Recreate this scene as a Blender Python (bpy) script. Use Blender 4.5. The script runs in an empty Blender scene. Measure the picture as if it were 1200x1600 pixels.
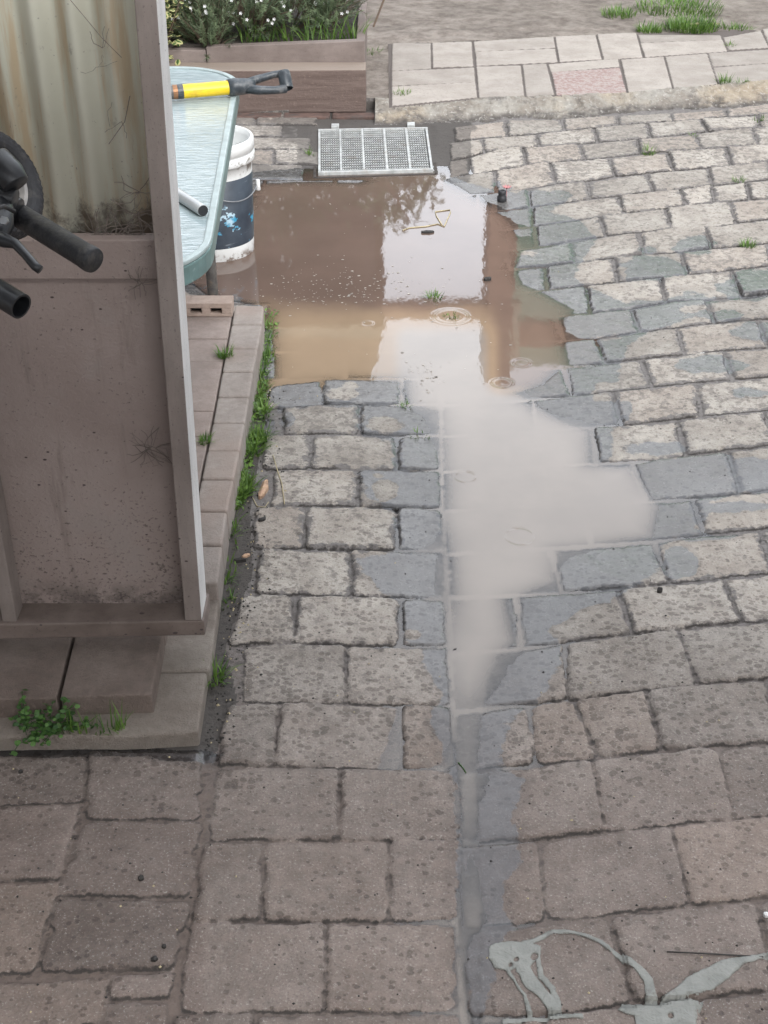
import bpy, math, random
import numpy as np
from mathutils import Vector, Matrix
R = math.radians
random.seed(4); rng = np.random.RandomState(4)
scn = bpy.context.scene
COL = scn.collection

# ------------------------------------------------------------------ camera
H = 1.67; F = 2000.0; PITCH = math.atan(1300/2000)
CT, ST = math.cos(PITCH), math.sin(PITCH)
cam = bpy.data.cameras.new('camera'); co = bpy.data.objects.new('camera', cam); COL.objects.link(co)
cam.sensor_fit = 'VERTICAL'; cam.sensor_height = 24; cam.lens = 24*F/1600
cam.clip_start = .05; cam.clip_end = 400
co.location = (0, 0, H); co.rotation_euler = (math.pi/2-PITCH, 0, 0)
scn.camera = co

# ------------------------------------------------------------------ sky, sun, exposure
SUN_EL, SUN_AZ = R(44), R(152)            # azimuth from +Y towards +X
sd = Vector((math.sin(SUN_AZ)*math.cos(SUN_EL), math.cos(SUN_AZ)*math.cos(SUN_EL), math.sin(SUN_EL)))
w = bpy.data.worlds.new("World"); scn.world = w; w.use_nodes = True
wt = w.node_tree; wt.nodes.clear()
def wn(t, **k):
    n = wt.nodes.new(t)
    for a, b in k.items(): setattr(n, a, b)
    return n
sky = wn('ShaderNodeTexSky', sky_type='NISHITA', sun_disc=False, sun_elevation=SUN_EL, sun_rotation=SUN_AZ, dust_density=4.0, air_density=1.0)
tcw = wn('ShaderNodeTexCoord')
bw = wn('ShaderNodeRGBToBW'); wt.links.new(sky.outputs[0], bw.inputs[0])
tint = wn('ShaderNodeMix', data_type='RGBA', blend_type='MULTIPLY'); tint.inputs[0].default_value = 1
tint.inputs[7].default_value = (.955, .985, 1.03, 1)
wt.links.new(bw.outputs[0], tint.inputs[6])
mx = wn('ShaderNodeMix', data_type='RGBA'); mx.inputs[0].default_value = .93
wt.links.new(sky.outputs[0], mx.inputs[6]); wt.links.new(tint.outputs[2], mx.inputs[7])
# cloud deck: soft lighter and darker banks, brightened ahead where the water mirrors it
cn = wn('ShaderNodeTexNoise'); cn.inputs['Scale'].default_value = 2.2; cn.inputs['Detail'].default_value = 5
wt.links.new(tcw.outputs['Generated'], cn.inputs['Vector'])
cr = wn('ShaderNodeMapRange'); cr.inputs[1].default_value = .3; cr.inputs[2].default_value = .72; cr.inputs[3].default_value = .85; cr.inputs[4].default_value = 1.5
wt.links.new(cn.outputs['Fac'], cr.inputs[0])
dp = wn('ShaderNodeVectorMath', operation='DOT_PRODUCT'); dp.inputs[1].default_value = Vector((.05, math.cos(R(50)), math.sin(R(50)))).normalized()
nrm = wn('ShaderNodeVectorMath', operation='NORMALIZE'); wt.links.new(tcw.outputs['Generated'], nrm.inputs[0]); wt.links.new(nrm.outputs[0], dp.inputs[0])
gl = wn('ShaderNodeMapRange', interpolation_type='SMOOTHERSTEP'); gl.inputs[1].default_value = .60; gl.inputs[2].default_value = .98; gl.inputs[3].default_value = 1.0; gl.inputs[4].default_value = 7.8
wt.links.new(dp.outputs['Value'], gl.inputs[0])
mm = wn('ShaderNodeMath', operation='MULTIPLY'); wt.links.new(cr.outputs[0], mm.inputs[0]); wt.links.new(gl.outputs[0], mm.inputs[1])
sc = wn('ShaderNodeVectorMath', operation='SCALE'); wt.links.new(mx.outputs[2], sc.inputs[0]); wt.links.new(mm.outputs[0], sc.inputs['Scale'])
bg = wn('ShaderNodeBackground'); bg.inputs[1].default_value = .15
wt.links.new(sc.outputs[0], bg.inputs[0])
wo = wn('ShaderNodeOutputWorld'); wt.links.new(bg.outputs[0], wo.inputs[0])
sun = bpy.data.lights.new('sun', 'SUN'); sun.energy = 1.35; sun.angle = R(28); sun.color = (1, .97, .92)
so = bpy.data.objects.new('sun', sun); COL.objects.link(so)
so.rotation_euler = sd.to_track_quat('Z', 'Y').to_euler()
scn.view_settings.view_transform = 'Standard'; scn.view_settings.look = 'None'
scn.view_settings.exposure = 0.40; scn.view_settings.gamma = 1
scn.render.engine = 'CYCLES'

# ------------------------------------------------------------------ pixel -> world helpers (photo pixels, 1200x1600)
def ray(px, py):
    x = (px-600)/F; v = (py-800)/F
    return Vector((x, CT - v*ST, -ST - v*CT))       # camera depth 1
def g(px, py, z=0.0):                               # point on the level z
    d = ray(px, py); t = (z-H)/d.z
    return Vector((d.x*t, d.y*t, z))
def wy(px, py, Y):                                  # point on the upright plane y=Y
    d = ray(px, py); t = Y/d.y
    return Vector((d.x*t, Y, H+d.z*t))
def pz(px, py, Z):                                  # point at camera depth Z
    d = ray(px, py)*Z
    return Vector((d.x, d.y, H+d.z))
def gxy(pts, z=0.0): return [tuple(g(a, b, z).xy) for a, b in pts]

# ------------------------------------------------------------------ object helpers
def tag(o, label=None, cat=None, group=None, kind=None):
    if label: o['label'] = label
    if cat: o['category'] = cat
    if group: o['group'] = group
    if kind: o['kind'] = kind
    return o
def empty(name, loc, label, cat, group=None, rz=0):
    o = bpy.data.objects.new(name, None); COL.objects.link(o); o.location = loc; o.rotation_euler.z = rz
    o.empty_display_size = .05
    bpy.context.view_layer.update()
    return tag(o, label, cat, group)
class MB:
    def __init__(s): s.v = []; s.f = []; s.mi = []
    def add(s, vs, fs, mi=0):
        n = len(s.v); s.v += [tuple(v) for v in vs]; s.f += [tuple(n+i for i in f) for f in fs]; s.mi += [mi]*len(fs)
    def hexa(s, p, mi=0):     # 8 corners, bottom 4 ccw then top 4
        s.add(p, [(3,2,1,0),(4,5,6,7),(0,1,5,4),(1,2,6,5),(2,3,7,6),(3,0,4,7)], mi)
    def box(s, c, d, rz=0, mi=0):
        c = Vector(c); x, y, z = d[0]/2, d[1]/2, d[2]/2; m = Matrix.Rotation(rz, 3, 'Z')
        s.hexa([c+m@Vector(q) for q in [(-x,-y,-z),(x,-y,-z),(x,y,-z),(-x,y,-z),(-x,-y,z),(x,-y,z),(x,y,z),(-x,y,z)]], mi)
    def prism(s, poly, z0, z1, mi=0):      # poly ccw xy
        n = len(poly)
        s.add([(a, b, z0) for a, b in poly]+[(a, b, z1) for a, b in poly],
              [tuple(range(n-1, -1, -1)), tuple(range(n, 2*n))]+[(i, (i+1) % n, n+(i+1) % n, n+i) for i in range(n)], mi)
    def tube(s, pts, r, n=12, cap=True, mi=0, hollow=None):
        pts = [Vector(p) for p in pts]; k = len(pts)
        rs = r if hasattr(r, '__len__') else [r]*k
        vs = []; up = None
        for i, p in enumerate(pts):
            t = (pts[min(i+1, k-1)]-pts[max(i-1, 0)]).normalized()
            if up is None: up = t.orthogonal().normalized()
            up = (up - t*up.dot(t)).normalized(); b = t.cross(up)
            for j in range(n):
                a = 2*math.pi*j/n; vs.append(p+(up*math.cos(a)+b*math.sin(a))*rs[i])
        fs = [(i*n+j, i*n+(j+1) % n, (i+1)*n+(j+1) % n, (i+1)*n+j) for i in range(k-1) for j in range(n)]
        if cap: fs += [tuple(range(n-1, -1, -1)), tuple((k-1)*n+j for j in range(n))]
        s.add(vs, fs, mi)
    def lathe(s, prof, n=48, c=(0, 0, 0), mi=0):
        vs = []; c = Vector(c)
        for r, z in prof:
            for j in range(n):
                a = 2*math.pi*j/n; vs.append(c+Vector((r*math.cos(a), r*math.sin(a), z)))
        k = len(prof)
        s.add(vs, [(i*n+j, i*n+(j+1) % n, (i+1)*n+(j+1) % n, (i+1)*n+j) for i in range(k-1) for j in range(n)], mi)
    def build(s, name, mats, parent=None, smooth=False, bevel=0, seg=2):
        me = bpy.data.meshes.new(name); me.from_pydata(s.v, [], s.f); me.update()
        if not isinstance(mats, (list, tuple)): mats = [mats]
        for m in mats: me.materials.append(m)
        me.polygons.foreach_set('material_index', s.mi)
        if smooth: me.polygons.foreach_set('use_smooth', [True]*len(me.polygons))
        o = bpy.data.objects.new(name, me); COL.objects.link(o)
        if parent is not None:
            o.parent = parent; o.matrix_parent_inverse = parent.matrix_world.inverted()
        if bevel:
            b = o.modifiers.new('bevel', 'BEVEL'); b.width = bevel; b.segments = seg; b.limit_method = 'ANGLE'; b.harden_normals = False
        return o

# ------------------------------------------------------------------ node helper
class NT:
    def __init__(s, name):
        s.m = bpy.data.materials.new(name); s.m.use_nodes = True; s.t = s.m.node_tree; s.t.nodes.clear()
        s.out = s.t.nodes.new('ShaderNodeOutputMaterial')
        s.geo = None
    def n(s, t, **k):
        n = s.t.nodes.new(t)
        for a, b in k.items(): setattr(n, a, b)
        return n
    def put(s, sock, v):
        if isinstance(v, bpy.types.NodeSocket): s.t.links.new(v, sock)
        elif v is not None:
            if sock.type == 'RGBA' and not hasattr(v, '__len__'): v = (v, v, v, 1)
            elif sock.type == 'RGBA' and len(v) == 3: v = (*v, 1)
            sock.default_value = v
    def math(s, op, a, b=None, c=None, clamp=False):
        n = s.n('ShaderNodeMath', operation=op, use_clamp=clamp); s.put(n.inputs[0], a)
        if b is not None: s.put(n.inputs[1], b)
        if c is not None: s.put(n.inputs[2], c)
        return n.outputs[0]
    def pos(s):
        if s.geo is None: s.geo = s.n('ShaderNodeTexCoord')
        return s.geo.outputs['Object']
    def mapv(s, scale, vec=None, loc=(0, 0, 0), rot=(0, 0, 0)):
        n = s.n('ShaderNodeMapping'); s.put(n.inputs[0], vec or s.pos()); n.inputs['Scale'].default_value = scale if hasattr(scale, '__len__') else (scale,)*3
        n.inputs['Location'].default_value = loc; n.inputs['Rotation'].default_value = rot
        return n.outputs[0]
    def noise(s, scale, detail=4, rough=.55, vec=None, dist=0):
        n = s.n('ShaderNodeTexNoise'); s.put(n.inputs['Vector'], vec or s.pos())
        n.inputs['Scale'].default_value = scale; n.inputs['Detail'].default_value = detail; n.inputs['Roughness'].default_value = rough; n.inputs['Distortion'].default_value = dist
        return n.outputs['Fac']
    def vor(s, scale, vec=None, feature='F1', out='Distance', rand=1):
        n = s.n('ShaderNodeTexVoronoi', feature=feature); s.put(n.inputs['Vector'], vec or s.pos()); n.inputs['Scale'].default_value = scale; n.inputs['Randomness'].default_value = rand
        return n.outputs[out]
    def ramp(s, v, a, b, lo=0.0, hi=1.0, smooth=True):
        n = s.n('ShaderNodeMapRange', interpolation_type='SMOOTHSTEP' if smooth else 'LINEAR'); s.put(n.inputs[0], v)
        for i, q in zip((1, 2, 3, 4), (a, b, lo, hi)): s.put(n.inputs[i], q)
        return n.outputs[0]
    def mix(s, f, a, b, mode='MIX'):
        n = s.n('ShaderNodeMix', data_type='RGBA', blend_type=mode); s.put(n.inputs[0], f); s.put(n.inputs[6], a); s.put(n.inputs[7], b)
        return n.outputs[2]
    def attr(s, name):
        return s.n('ShaderNodeAttribute', attribute_name=name).outputs['Fac']
    def bump(s, h, dist=.002, strength=1.0):
        n = s.n('ShaderNodeBump'); s.put(n.inputs['Height'], h); n.inputs['Distance'].default_value = dist; s.put(n.inputs['Strength'], strength)
        return n.outputs[0]
    def bsdf(s, col, rough=.8, normal=None, metal=0, spec=None, **k):
        b = s.n('ShaderNodeBsdfPrincipled'); s.put(b.inputs['Base Color'], col); s.put(b.inputs['Roughness'], rough); s.put(b.inputs['Metallic'], metal)
        if spec is not None: s.put(b.inputs['Specular IOR Level'], spec)
        if normal is not None: s.put(b.inputs['Normal'], normal)
        for a, v in k.items(): s.put(b.inputs[a], v)
        return b.outputs[0]
    def done(s, sh): s.t.links.new(sh, s.out.inputs[0]); return s.m

def simple(name, col, rough=.6, metal=0, var=.25, scale=30, bump=.0006, dirt=None, dscale=6, spec=None):
    t = NT(name); nz = t.noise(scale, 5, .6)
    c = t.mix(t.ramp(nz, .3, .7), tuple(x*(1-var) for x in col), tuple(min(1, x*(1+var*.6)) for x in col))
    if dirt:
        c = t.mix(t.ramp(t.noise(dscale, 6, .7), .5, .68, 0, .75), c, dirt)
    return t.done(t.bsdf(c, t.ramp(nz, .2, .8, rough*.85, min(1, rough*1.15)), t.bump(nz, bump), metal, spec))

M = {}
# ---- paving ----
def paving_mat():
    t = NT('paving'); P = t.pos()
    jd = t.attr('jd'); wet = t.attr('wet'); tn = t.attr('tint'); warm = t.attr('warm'); mud = t.attr('mud')
    n1 = t.noise(7, 5, .6); n2 = t.noise(38, 6, .7); n3 = t.noise(240, 4, .7); n4 = t.noise(42, 6, .7, t.mapv(1, loc=(3.1, 7.7, 0)))
    cool = t.mix(t.ramp(n1, .3, .7), (.35, .31, .268), (.47, .43, .38))
    brown = t.mix(t.ramp(n1, .3, .7), (.178, .138, .119), (.226, .180, .158))
    c = t.mix(warm, cool, brown)  # warm end is darker: foreground shade put into the stone colour
    c = t.mix(1, c, t.ramp(tn, 0, 1, .84, 1.12), 'MULTIPLY')
    c = t.mix(t.ramp(t.math('FRACT', t.math('MULTIPLY', tn, 7.3)), .6, 1, 0, .35), c, (.33, .25, .20))
    c = t.mix(1, c, t.ramp(n2, .25, .75, .80, 1.14), 'MULTIPLY')
    # aggregate: pits and pale grains
    c = t.mix(t.ramp(n3, .56, .70, 0, .6), c, (.52, .49, .45))
    pits = t.ramp(n3, .32, .45, 1, 0); c = t.mix(t.math('MULTIPLY', pits, .62), c, (.10, .09, .085))
    # patches of silt lying on the stones
    silt_refl = t.math('ADD', t.math('MULTIPLY', t.math('SUBTRACT', n4, .5), 2.6), t.math('SUBTRACT', mud, .5))
    silt_refl = t.math('MULTIPLY', t.ramp(silt_refl, .16, .40, 0, .7), t.math('SUBTRACT', 1.0, t.math('MULTIPLY', warm, .75)))
    mudc = t.mix(t.ramp(n2, .3, .7), (.145, .128, .113), (.225, .20, .18))
    mudc = t.mix(t.ramp(mud, .85, 1.15), mudc, t.mix(t.ramp(n2, .3, .7), (.06, .053, .048), (.135, .12, .11)))
    c = t.mix(silt_refl, c, mudc)
    # worn, muddy rims and joints
    e = t.math('ADD', jd, t.math('MULTIPLY', t.math('SUBTRACT', n2, .5), .030))
    rw = t.attr('rimw'); e = t.math('SUBTRACT', e, t.math('MULTIPLY', rw, t.ramp(t.noise(30, 5, .7, t.mapv(1, loc=(9, 2, 0))), .3, .7, -.2, 1.9)))
    rim = t.ramp(e, -.004, .003, 1, 0)
    jc = t.mix(t.ramp(t.noise(60, 5, .7), .3, .7), (.14, .126, .118), (.235, .217, .205))
    jw = t.mix(t.ramp(t.noise(45, 5, .7), .3, .7), (.115, .085, .071), (.185, .138, .115))
    jc = t.mix(t.math('MULTIPLY', warm, .85), jc, jw)
    jc = t.mix(t.ramp(mud, .85, 1.15), jc, (.085, .075, .068)); c = t.mix(rim, c, jc)
    ck = t.math('ADD', jd, t.math('MULTIPLY', t.math('SUBTRACT', t.noise(90, 4, .7), .5), .010))
    crack_shade = t.math('MULTIPLY', t.ramp(ck, -.0045, -.0015), t.ramp(ck, .003, .0)); crack_shade = t.math('MULTIPLY', crack_shade, t.math('MULTIPLY', t.ramp(t.noise(11, 4), .32, .48, .1, .95), t.ramp(t.attr('side'), -.2, .45, .28, 1)))  # dark joint line, stronger on near faces: shade painted into the colour
    c = t.mix(crack_shade, c, (.045, .038, .034))
    # drops of rain on dry stone
    dv = t.n('ShaderNodeTexVoronoi', feature='F1'); t.put(dv.inputs['Vector'], t.mapv((1.0, 1.25, 0.0))); dv.inputs['Scale'].default_value = 72
    sepc = t.n('ShaderNodeSeparateColor'); t.put(sepc.inputs[0], dv.outputs['Color'])
    rad = t.math('MULTIPLY', t.math('SUBTRACT', sepc.outputs[0], t.math('SUBTRACT', t.ramp(t.noise(5, 3), .35, .65, .70, .44), t.math('MULTIPLY', t.attr('rain'), .30))), .85)
    dist = t.math('ADD', dv.outputs['Distance'], t.math('MULTIPLY', t.math('SUBTRACT', t.noise(220, 2), .5), .25))
    drop = t.ramp(t.math('SUBTRACT', rad, dist), -.02, .05)
    c = t.mix(t.math('MULTIPLY', drop, .85), c, t.mix(1, c, (.56, .54, .53), 'MULTIPLY'))
    # wet film
    ws = t.math('ADD', wet, t.math('MULTIPLY', t.math('SUBTRACT', t.noise(26, 6, .65), .5), .060))
    ws = t.math('ADD', ws, t.math('MULTIPLY', t.math('SUBTRACT', n3, .5), .010))
    W = t.ramp(ws, -.003, .003)
    c = t.mix(W, c, t.mix(1, c, (.40, .425, .46), 'MULTIPLY'))
    damp = t.ramp(ws, -.035, -.003, 0, .45)
    c = t.mix(damp, c, t.mix(1, c, (.72, .71, .72), 'MULTIPLY'))
    dampj = t.math('MULTIPLY', rim, t.ramp(ws, -.25, 0, 0, .5))
    rough = t.math('SUBTRACT', .88, t.math('MULTIPLY', W, t.ramp(n2, .3, .7, .72, .58)))
    rough = t.math('SUBTRACT', rough, t.math('MULTIPLY', dampj, .45))
    rough = t.math('SUBTRACT', rough, t.math('MULTIPLY', drop, .15))
    hgt = t.math('ADD', t.math('MULTIPLY', n2, 1.4), n3)
    nr = t.bump(hgt, .0042, t.ramp(W, 0, 1, 1.0, .16))
    return t.done(t.bsdf(c, rough, nr))
M['paving'] = paving_mat()
def ground_mat(name, a, b, c2, sc=9, rough=.92, wetamt=.0):
    t = NT(name); n1 = t.noise(sc, 8, .65); n2 = t.noise(sc*12, 6, .75); n3 = t.noise(2.2, 4, .6)
    c = t.mix(t.ramp(n1, .3, .7), a, b); c = t.mix(t.ramp(n2, .55, .7, 0, .7), c, c2)
    c = t.mix(t.ramp(n2, .30, .42, .7, 0), c, tuple(x*.35 for x in a))
    c = t.mix(1, c, t.ramp(n3, .3, .7, .78, 1.15), 'MULTIPLY')
    rg = t.ramp(n3, .45, .6, rough, rough-wetamt)
    return t.done(t.bsdf(c, rg, t.bump(t.math('ADD', n1, t.math('MULTIPLY', n2, .6)), .02)))
M['soil'] = ground_mat('soil', (.19, .155, .13), (.36, .31, .27), (.46, .42, .37), 13, .92, .2)
M['dark_soil'] = ground_mat('dark_soil', (.05, .042, .036), (.11, .09, .078), (.18, .15, .13), 14, .85, .2)
def kerb_mat():
    t = NT('kerb'); n1 = t.noise(6, 6, .6); n2 = t.noise(50, 8, .8); n3 = t.noise(3, 4)
    c = t.mix(t.ramp(n1, .35, .65), (.33, .29, .245), (.47, .44, .39))
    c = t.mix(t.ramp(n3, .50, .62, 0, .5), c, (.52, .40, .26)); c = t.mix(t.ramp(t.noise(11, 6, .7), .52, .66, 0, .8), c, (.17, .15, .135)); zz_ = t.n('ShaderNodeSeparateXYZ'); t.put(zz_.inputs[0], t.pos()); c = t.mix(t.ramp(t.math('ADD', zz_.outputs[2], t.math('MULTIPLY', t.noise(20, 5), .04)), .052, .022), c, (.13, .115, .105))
    c = t.mix(t.ramp(n2, .30, .46, .75, 0), c, (.15, .13, .115)); c = t.mix(t.ramp(n2, .54, .64, 0, .75), c, (.66, .63, .58))
    return t.done(t.bsdf(c, .9, t.bump(n2, .02)))
M['kerb'] = kerb_mat()
def path_mat():
    t = NT('path_slabs'); jd = t.attr('jd'); tn = t.attr('tint'); pk = t.attr('mud')
    n1 = t.noise(8, 5); n2 = t.noise(60, 6, .7); n3 = t.noise(220, 4, .7)
    c = t.mix(t.ramp(n1, .3, .7), (.335, .295, .26), (.425, .38, .34)); c = t.mix(1, c, t.ramp(tn, 0, 1, .88, 1.08), 'MULTIPLY')
    pc = t.mix(t.ramp(n2, .42, .58), (.30, .20, .185), (.42, .36, .33)); c = t.mix(pk, c, pc)
    c = t.mix(t.ramp(n2, .54, .70, 0, .6), c, (.22, .2, .18)); c = t.mix(t.ramp(n3, .3, .46, .6, 0), c, (.14, .13, .12))
    e = t.math('ADD', jd, t.math('MULTIPLY', t.math('SUBTRACT', n2, .5), .012))
    c = t.mix(t.ramp(e, -.001, .005, 1, 0), c, (.12, .10, .09))
    return t.done(t.bsdf(c, .88, t.bump(t.math('ADD', n2, n3), .003)))
M['path'] = path_mat()
def concrete(name, a, b, spots=(.1, .085, .08), warm=None, bd=.003):
    t = NT(name); n1 = t.noise(5, 5, .6); n2 = t.noise(50, 6, .7); n3 = t.noise(300, 4, .7)
    c = t.mix(t.ramp(n1, .3, .7), a, b); c = t.mix(1, c, t.ramp(n2, .25, .75, .84, 1.1), 'MULTIPLY')
    if warm: c = t.mix(t.ramp(t.noise(2.6, 4), .5, .66, 0, .6), c, warm)
    c = t.mix(t.ramp(n3, .3, .38, .5, 0), c, spots)
    c = t.mix(t.ramp(n2, .66, .76, 0, .5), c, spots)
    return t.done(t.bsdf(c, .88, t.bump(t.math('ADD', n2, n3), bd)))
M['brick_pave'] = concrete('edging_bricks', (.27, .23, .205), (.37, .325, .295), warm=(.34, .26, .22))
M['path_pave'] = concrete('path_pavers', (.27, .215, .19), (.36, .295, .265), warm=(.25, .21, .19))
M['slab'] = concrete('step_slab', (.20, .152, .128), (.30, .24, .208), spots=(.05, .04, .035), warm=(.13, .095, .08), bd=.008)
M['slab_rough'] = concrete('rough_slab', (.27, .225, .19), (.38, .33, .285), spots=(.10, .085, .08), warm=(.22, .19, .16), bd=.009)
M['clay'] = concrete('hollow_brick', (.32, .235, .195), (.42, .33, .28), warm=(.30, .20, .16))
M['dark'] = simple('hollow_shade', (.02, .018, .017), .95)

def water_mat(rings):
    t = NT('puddle_water'); dpt = t.attr('depth'); refl_tone = t.attr('silt_refl')
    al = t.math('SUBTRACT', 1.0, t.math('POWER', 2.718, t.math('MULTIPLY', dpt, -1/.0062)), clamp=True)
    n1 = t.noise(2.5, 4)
    c = t.mix(t.ramp(refl_tone, 0, .5), (.135, .094, .075), (.27, .195, .13)); c = t.mix(t.ramp(refl_tone, .5, 1), c, (.255, .218, .185)); c = t.mix(1, c, t.ramp(n1, .3, .7, .9, 1.1), 'MULTIPLY')  # murk tone changes by zone, with mirrored darks and tans painted in
    n = t.noise(14, 3, .5, t.mapv((1, .35, 1))); h = t.math('ADD', t.math('MULTIPLY', n, .30), t.math('MULTIPLY', t.noise(70, 2, .5, t.mapv((1, .5, 1))), .03))
    P = t.pos()
    for (x, y, r, a) in rings:
        d = t.n('ShaderNodeVectorMath', operation='DISTANCE'); t.put(d.inputs[0], P); d.inputs[1].default_value = (x, y, -.006)
        q = t.math('DIVIDE', t.math('SUBTRACT', d.outputs['Value'], r), r*.16)
        env = t.math('POWER', 2.718, t.math('MULTIPLY', t.math('MULTIPLY', q, q), -1.0))
        s = t.math('MULTIPLY', t.math('SINE', t.math('MULTIPLY', d.outputs['Value'], 2*math.pi/.009)), env)
        h = t.math('ADD', h, t.math('MULTIPLY', s, a))
    nr = t.bump(h, .0012)
    df = t.n('ShaderNodeBsdfDiffuse'); t.put(df.inputs[0], c)
    tr = t.n('ShaderNodeBsdfTransparent'); t.put(tr.inputs[0], (.93, .90, .87, 1))
    gs = t.n('ShaderNodeBsdfGlossy'); gs.inputs['Roughness'].default_value = .03; t.put(gs.inputs['Normal'], nr); gs.inputs[0].default_value = (1, 1, 1, 1)
    fr = t.n('ShaderNodeFresnel'); fr.inputs[0].default_value = 1.50; t.put(fr.inputs['Normal'], nr)
    m1 = t.n('ShaderNodeMixShader'); t.put(m1.inputs[0], al); t.t.links.new(tr.outputs[0], m1.inputs[1]); t.t.links.new(df.outputs[0], m1.inputs[2])
    m2 = t.n('ShaderNodeMixShader'); t.put(m2.inputs[0], fr.outputs[0]); t.t.links.new(m1.outputs[0], m2.inputs[1]); t.t.links.new(gs.outputs[0], m2.inputs[2])
    return t.done(m2.outputs[0])

# timber of the partition: weathered paint with specks
def board_mat(name, a, b, speck=.5, vgrain=False, dark=(.055, .04, .038)):
    t = NT(name); n1 = t.noise(4, 5, .6); n2 = t.noise(30, 6, .7, t.mapv((1, 1, .25) if vgrain else (.35, 1, 1)))
    c = t.mix(t.ramp(n1, .3, .7), a, b); c = t.mix(1, c, t.ramp(n2, .25, .75, .86, 1.08), 'MULTIPLY')
    v = t.n('ShaderNodeTexVoronoi', feature='F1'); t.put(v.inputs['Vector'], t.mapv((.7, 1, 1.2), rot=(0, .5, 0))); v.inputs['Scale'].default_value = 85
    sp = t.n('ShaderNodeSeparateColor'); t.put(sp.inputs[0], v.outputs['Color'])
    rad = t.math('MULTIPLY', t.math('SUBTRACT', sp.outputs[0], t.ramp(t.noise(6, 4), .3, .7, .92, .66)), speck*1.5)
    k = t.ramp(t.math('SUBTRACT', rad, v.outputs['Distance']), -.06, .04)
    c = t.mix(k, c, dark)
    c = t.mix(t.ramp(t.noise(260, 3), .3, .37, .55, 0), c, dark)
    return t.done(t.bsdf(c, .75, t.bump(n2, .0015)))
def panel_mat():
    t = NT('weathered_panel'); n1 = t.noise(3, 5, .6); P = t.pos()
    c = t.mix(t.ramp(n1, .3, .7), (.235, .185, .165), (.30, .245, .222))
    sx = t.n('ShaderNodeSeparateXYZ'); t.put(sx.inputs[0], P)
    low = t.ramp(sx.outputs[2], .55, .20)          # old splash-dirt belt near the ground
    # crackle / mould flecks, denser low down
    fl = t.noise(150, 4, .75, t.mapv((.85, 1, 1.1)))
    th = t.math('ADD', fl, t.math('MULTIPLY', low, .07)); th = t.math('ADD', th, t.math('MULTIPLY', t.math('SUBTRACT', t.noise(9, 4), .5), .16))
    c = t.mix(t.ramp(th, .63, .68, 0, .7), c, (.06, .047, .042))
    pale = t.ramp(t.math('ADD', t.noise(7, 5), t.math('MULTIPLY', low, .08)), .60, .7, 0, .4); c = t.mix(pale, c, (.27, .235, .215))
    v = t.n('ShaderNodeTexVoronoi', feature='F1'); t.put(v.inputs['Vector'], t.mapv((.75, 1, 1.3), rot=(0, .6, 0))); v.inputs['Scale'].default_value = 60
    sp = t.n('ShaderNodeSeparateColor'); t.put(sp.inputs[0], v.outputs['Color'])
    k = t.ramp(t.math('SUBTRACT', t.math('MULTIPLY', t.math('SUBTRACT', sp.outputs[0], .8), .9), v.outputs['Distance']), -.03, .03); c = t.mix(k, c, (.05, .035, .033))
    rn_ = t.noise(1, 6, .7, t.mapv((14, 1, 1.6))); c = t.mix(t.ramp(rn_, .54, .70, 0, .45), c, (.09, .07, .06))      # run-down stains
    edge = t.math('MAXIMUM', t.ramp(sx.outputs[2], .24, .165), t.math('MULTIPLY', t.ramp(sx.outputs[0], -.36, -.30), .7)); edge = t.math('MULTIPLY', edge, t.ramp(t.noise(26, 6, .7), .35, .6))
    c = t.mix(t.math('MULTIPLY', edge, .75), c, (.045, .036, .031))
    return t.done(t.bsdf(c, .8, t.bump(t.math('ADD', fl, t.noise(12, 4)), .0016)))
M['panel'] = panel_mat()
M['post'] = board_mat('post_paint', (.17, .138, .122), (.245, .208, .188), .6, True)
M['post_lit_side'] = board_mat('lit_post_side', (.52, .51, .50), (.66, .65, .64), .25, True)  # lighter copy of the post paint: side light put into the colour
M['rail'] = board_mat('rail_paint', (.08, .058, .048), (.20, .16, .14), .9)
def corr_mat():
    t = NT('corrugated_iron'); P = t.pos(); sx = t.n('ShaderNodeSeparateXYZ'); t.put(sx.inputs[0], P)
    base = t.mix(t.ramp(t.noise(4, 5), .3, .7), (.70, .70, .58), (.80, .80, .68))
    st = t.noise(1, 6, .65, t.mapv((34, 1, 2.2)))                # long run-down streaks
    c = t.mix(t.ramp(st, .48, .64, 0, .62), base, (.62, .44, .24))
    c = t.mix(t.ramp(t.noise(1, 6, .7, t.mapv((52, 1, 4), loc=(4, 0, 2))), .60, .72, 0, .8), c, (.33, .19, .10))
    low = t.ramp(sx.outputs[2], 1.02, .90)
    gr = t.math('ADD', t.noise(24, 7, .75), t.math('MULTIPLY', low, .17))
    rt = t.ramp(sx.outputs[0], -.62, -.38); gr = t.math('ADD', gr, t.math('MULTIPLY', t.math('MULTIPLY', rt, low), .16))
    c = t.mix(t.ramp(gr, .60, .80, 0, .9), c, (.17, .135, .105))
    c = t.mix(t.ramp(t.noise(120, 4, .7), .66, .72, 0, .7), c, (.16, .14, .12))
    return t.done(t.bsdf(c, .55, t.bump(t.noise(60, 5), .0006)))
M['corr'] = corr_mat()
M['cobweb'] = simple('cobweb', (.14, .115, .10), .9)
def frame_mat(name, col):
    t = NT(name); n = t.noise(18, 5, .6); c = t.mix(t.ramp(n, .3, .7), tuple(x*.8 for x in col), tuple(x*1.15 for x in col))
    c = t.mix(t.ramp(t.noise(45, 6, .75), .60, .7, 0, .55), c, (.42, .48, .46)); return t.done(t.bsdf(c, .38, t.bump(n, .0006)))
M['tframe'] = frame_mat('table_frame_paint', (.13, .21, .205)); M['trim'] = frame_mat('table_rim_trim', (.36, .43, .43))
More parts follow.
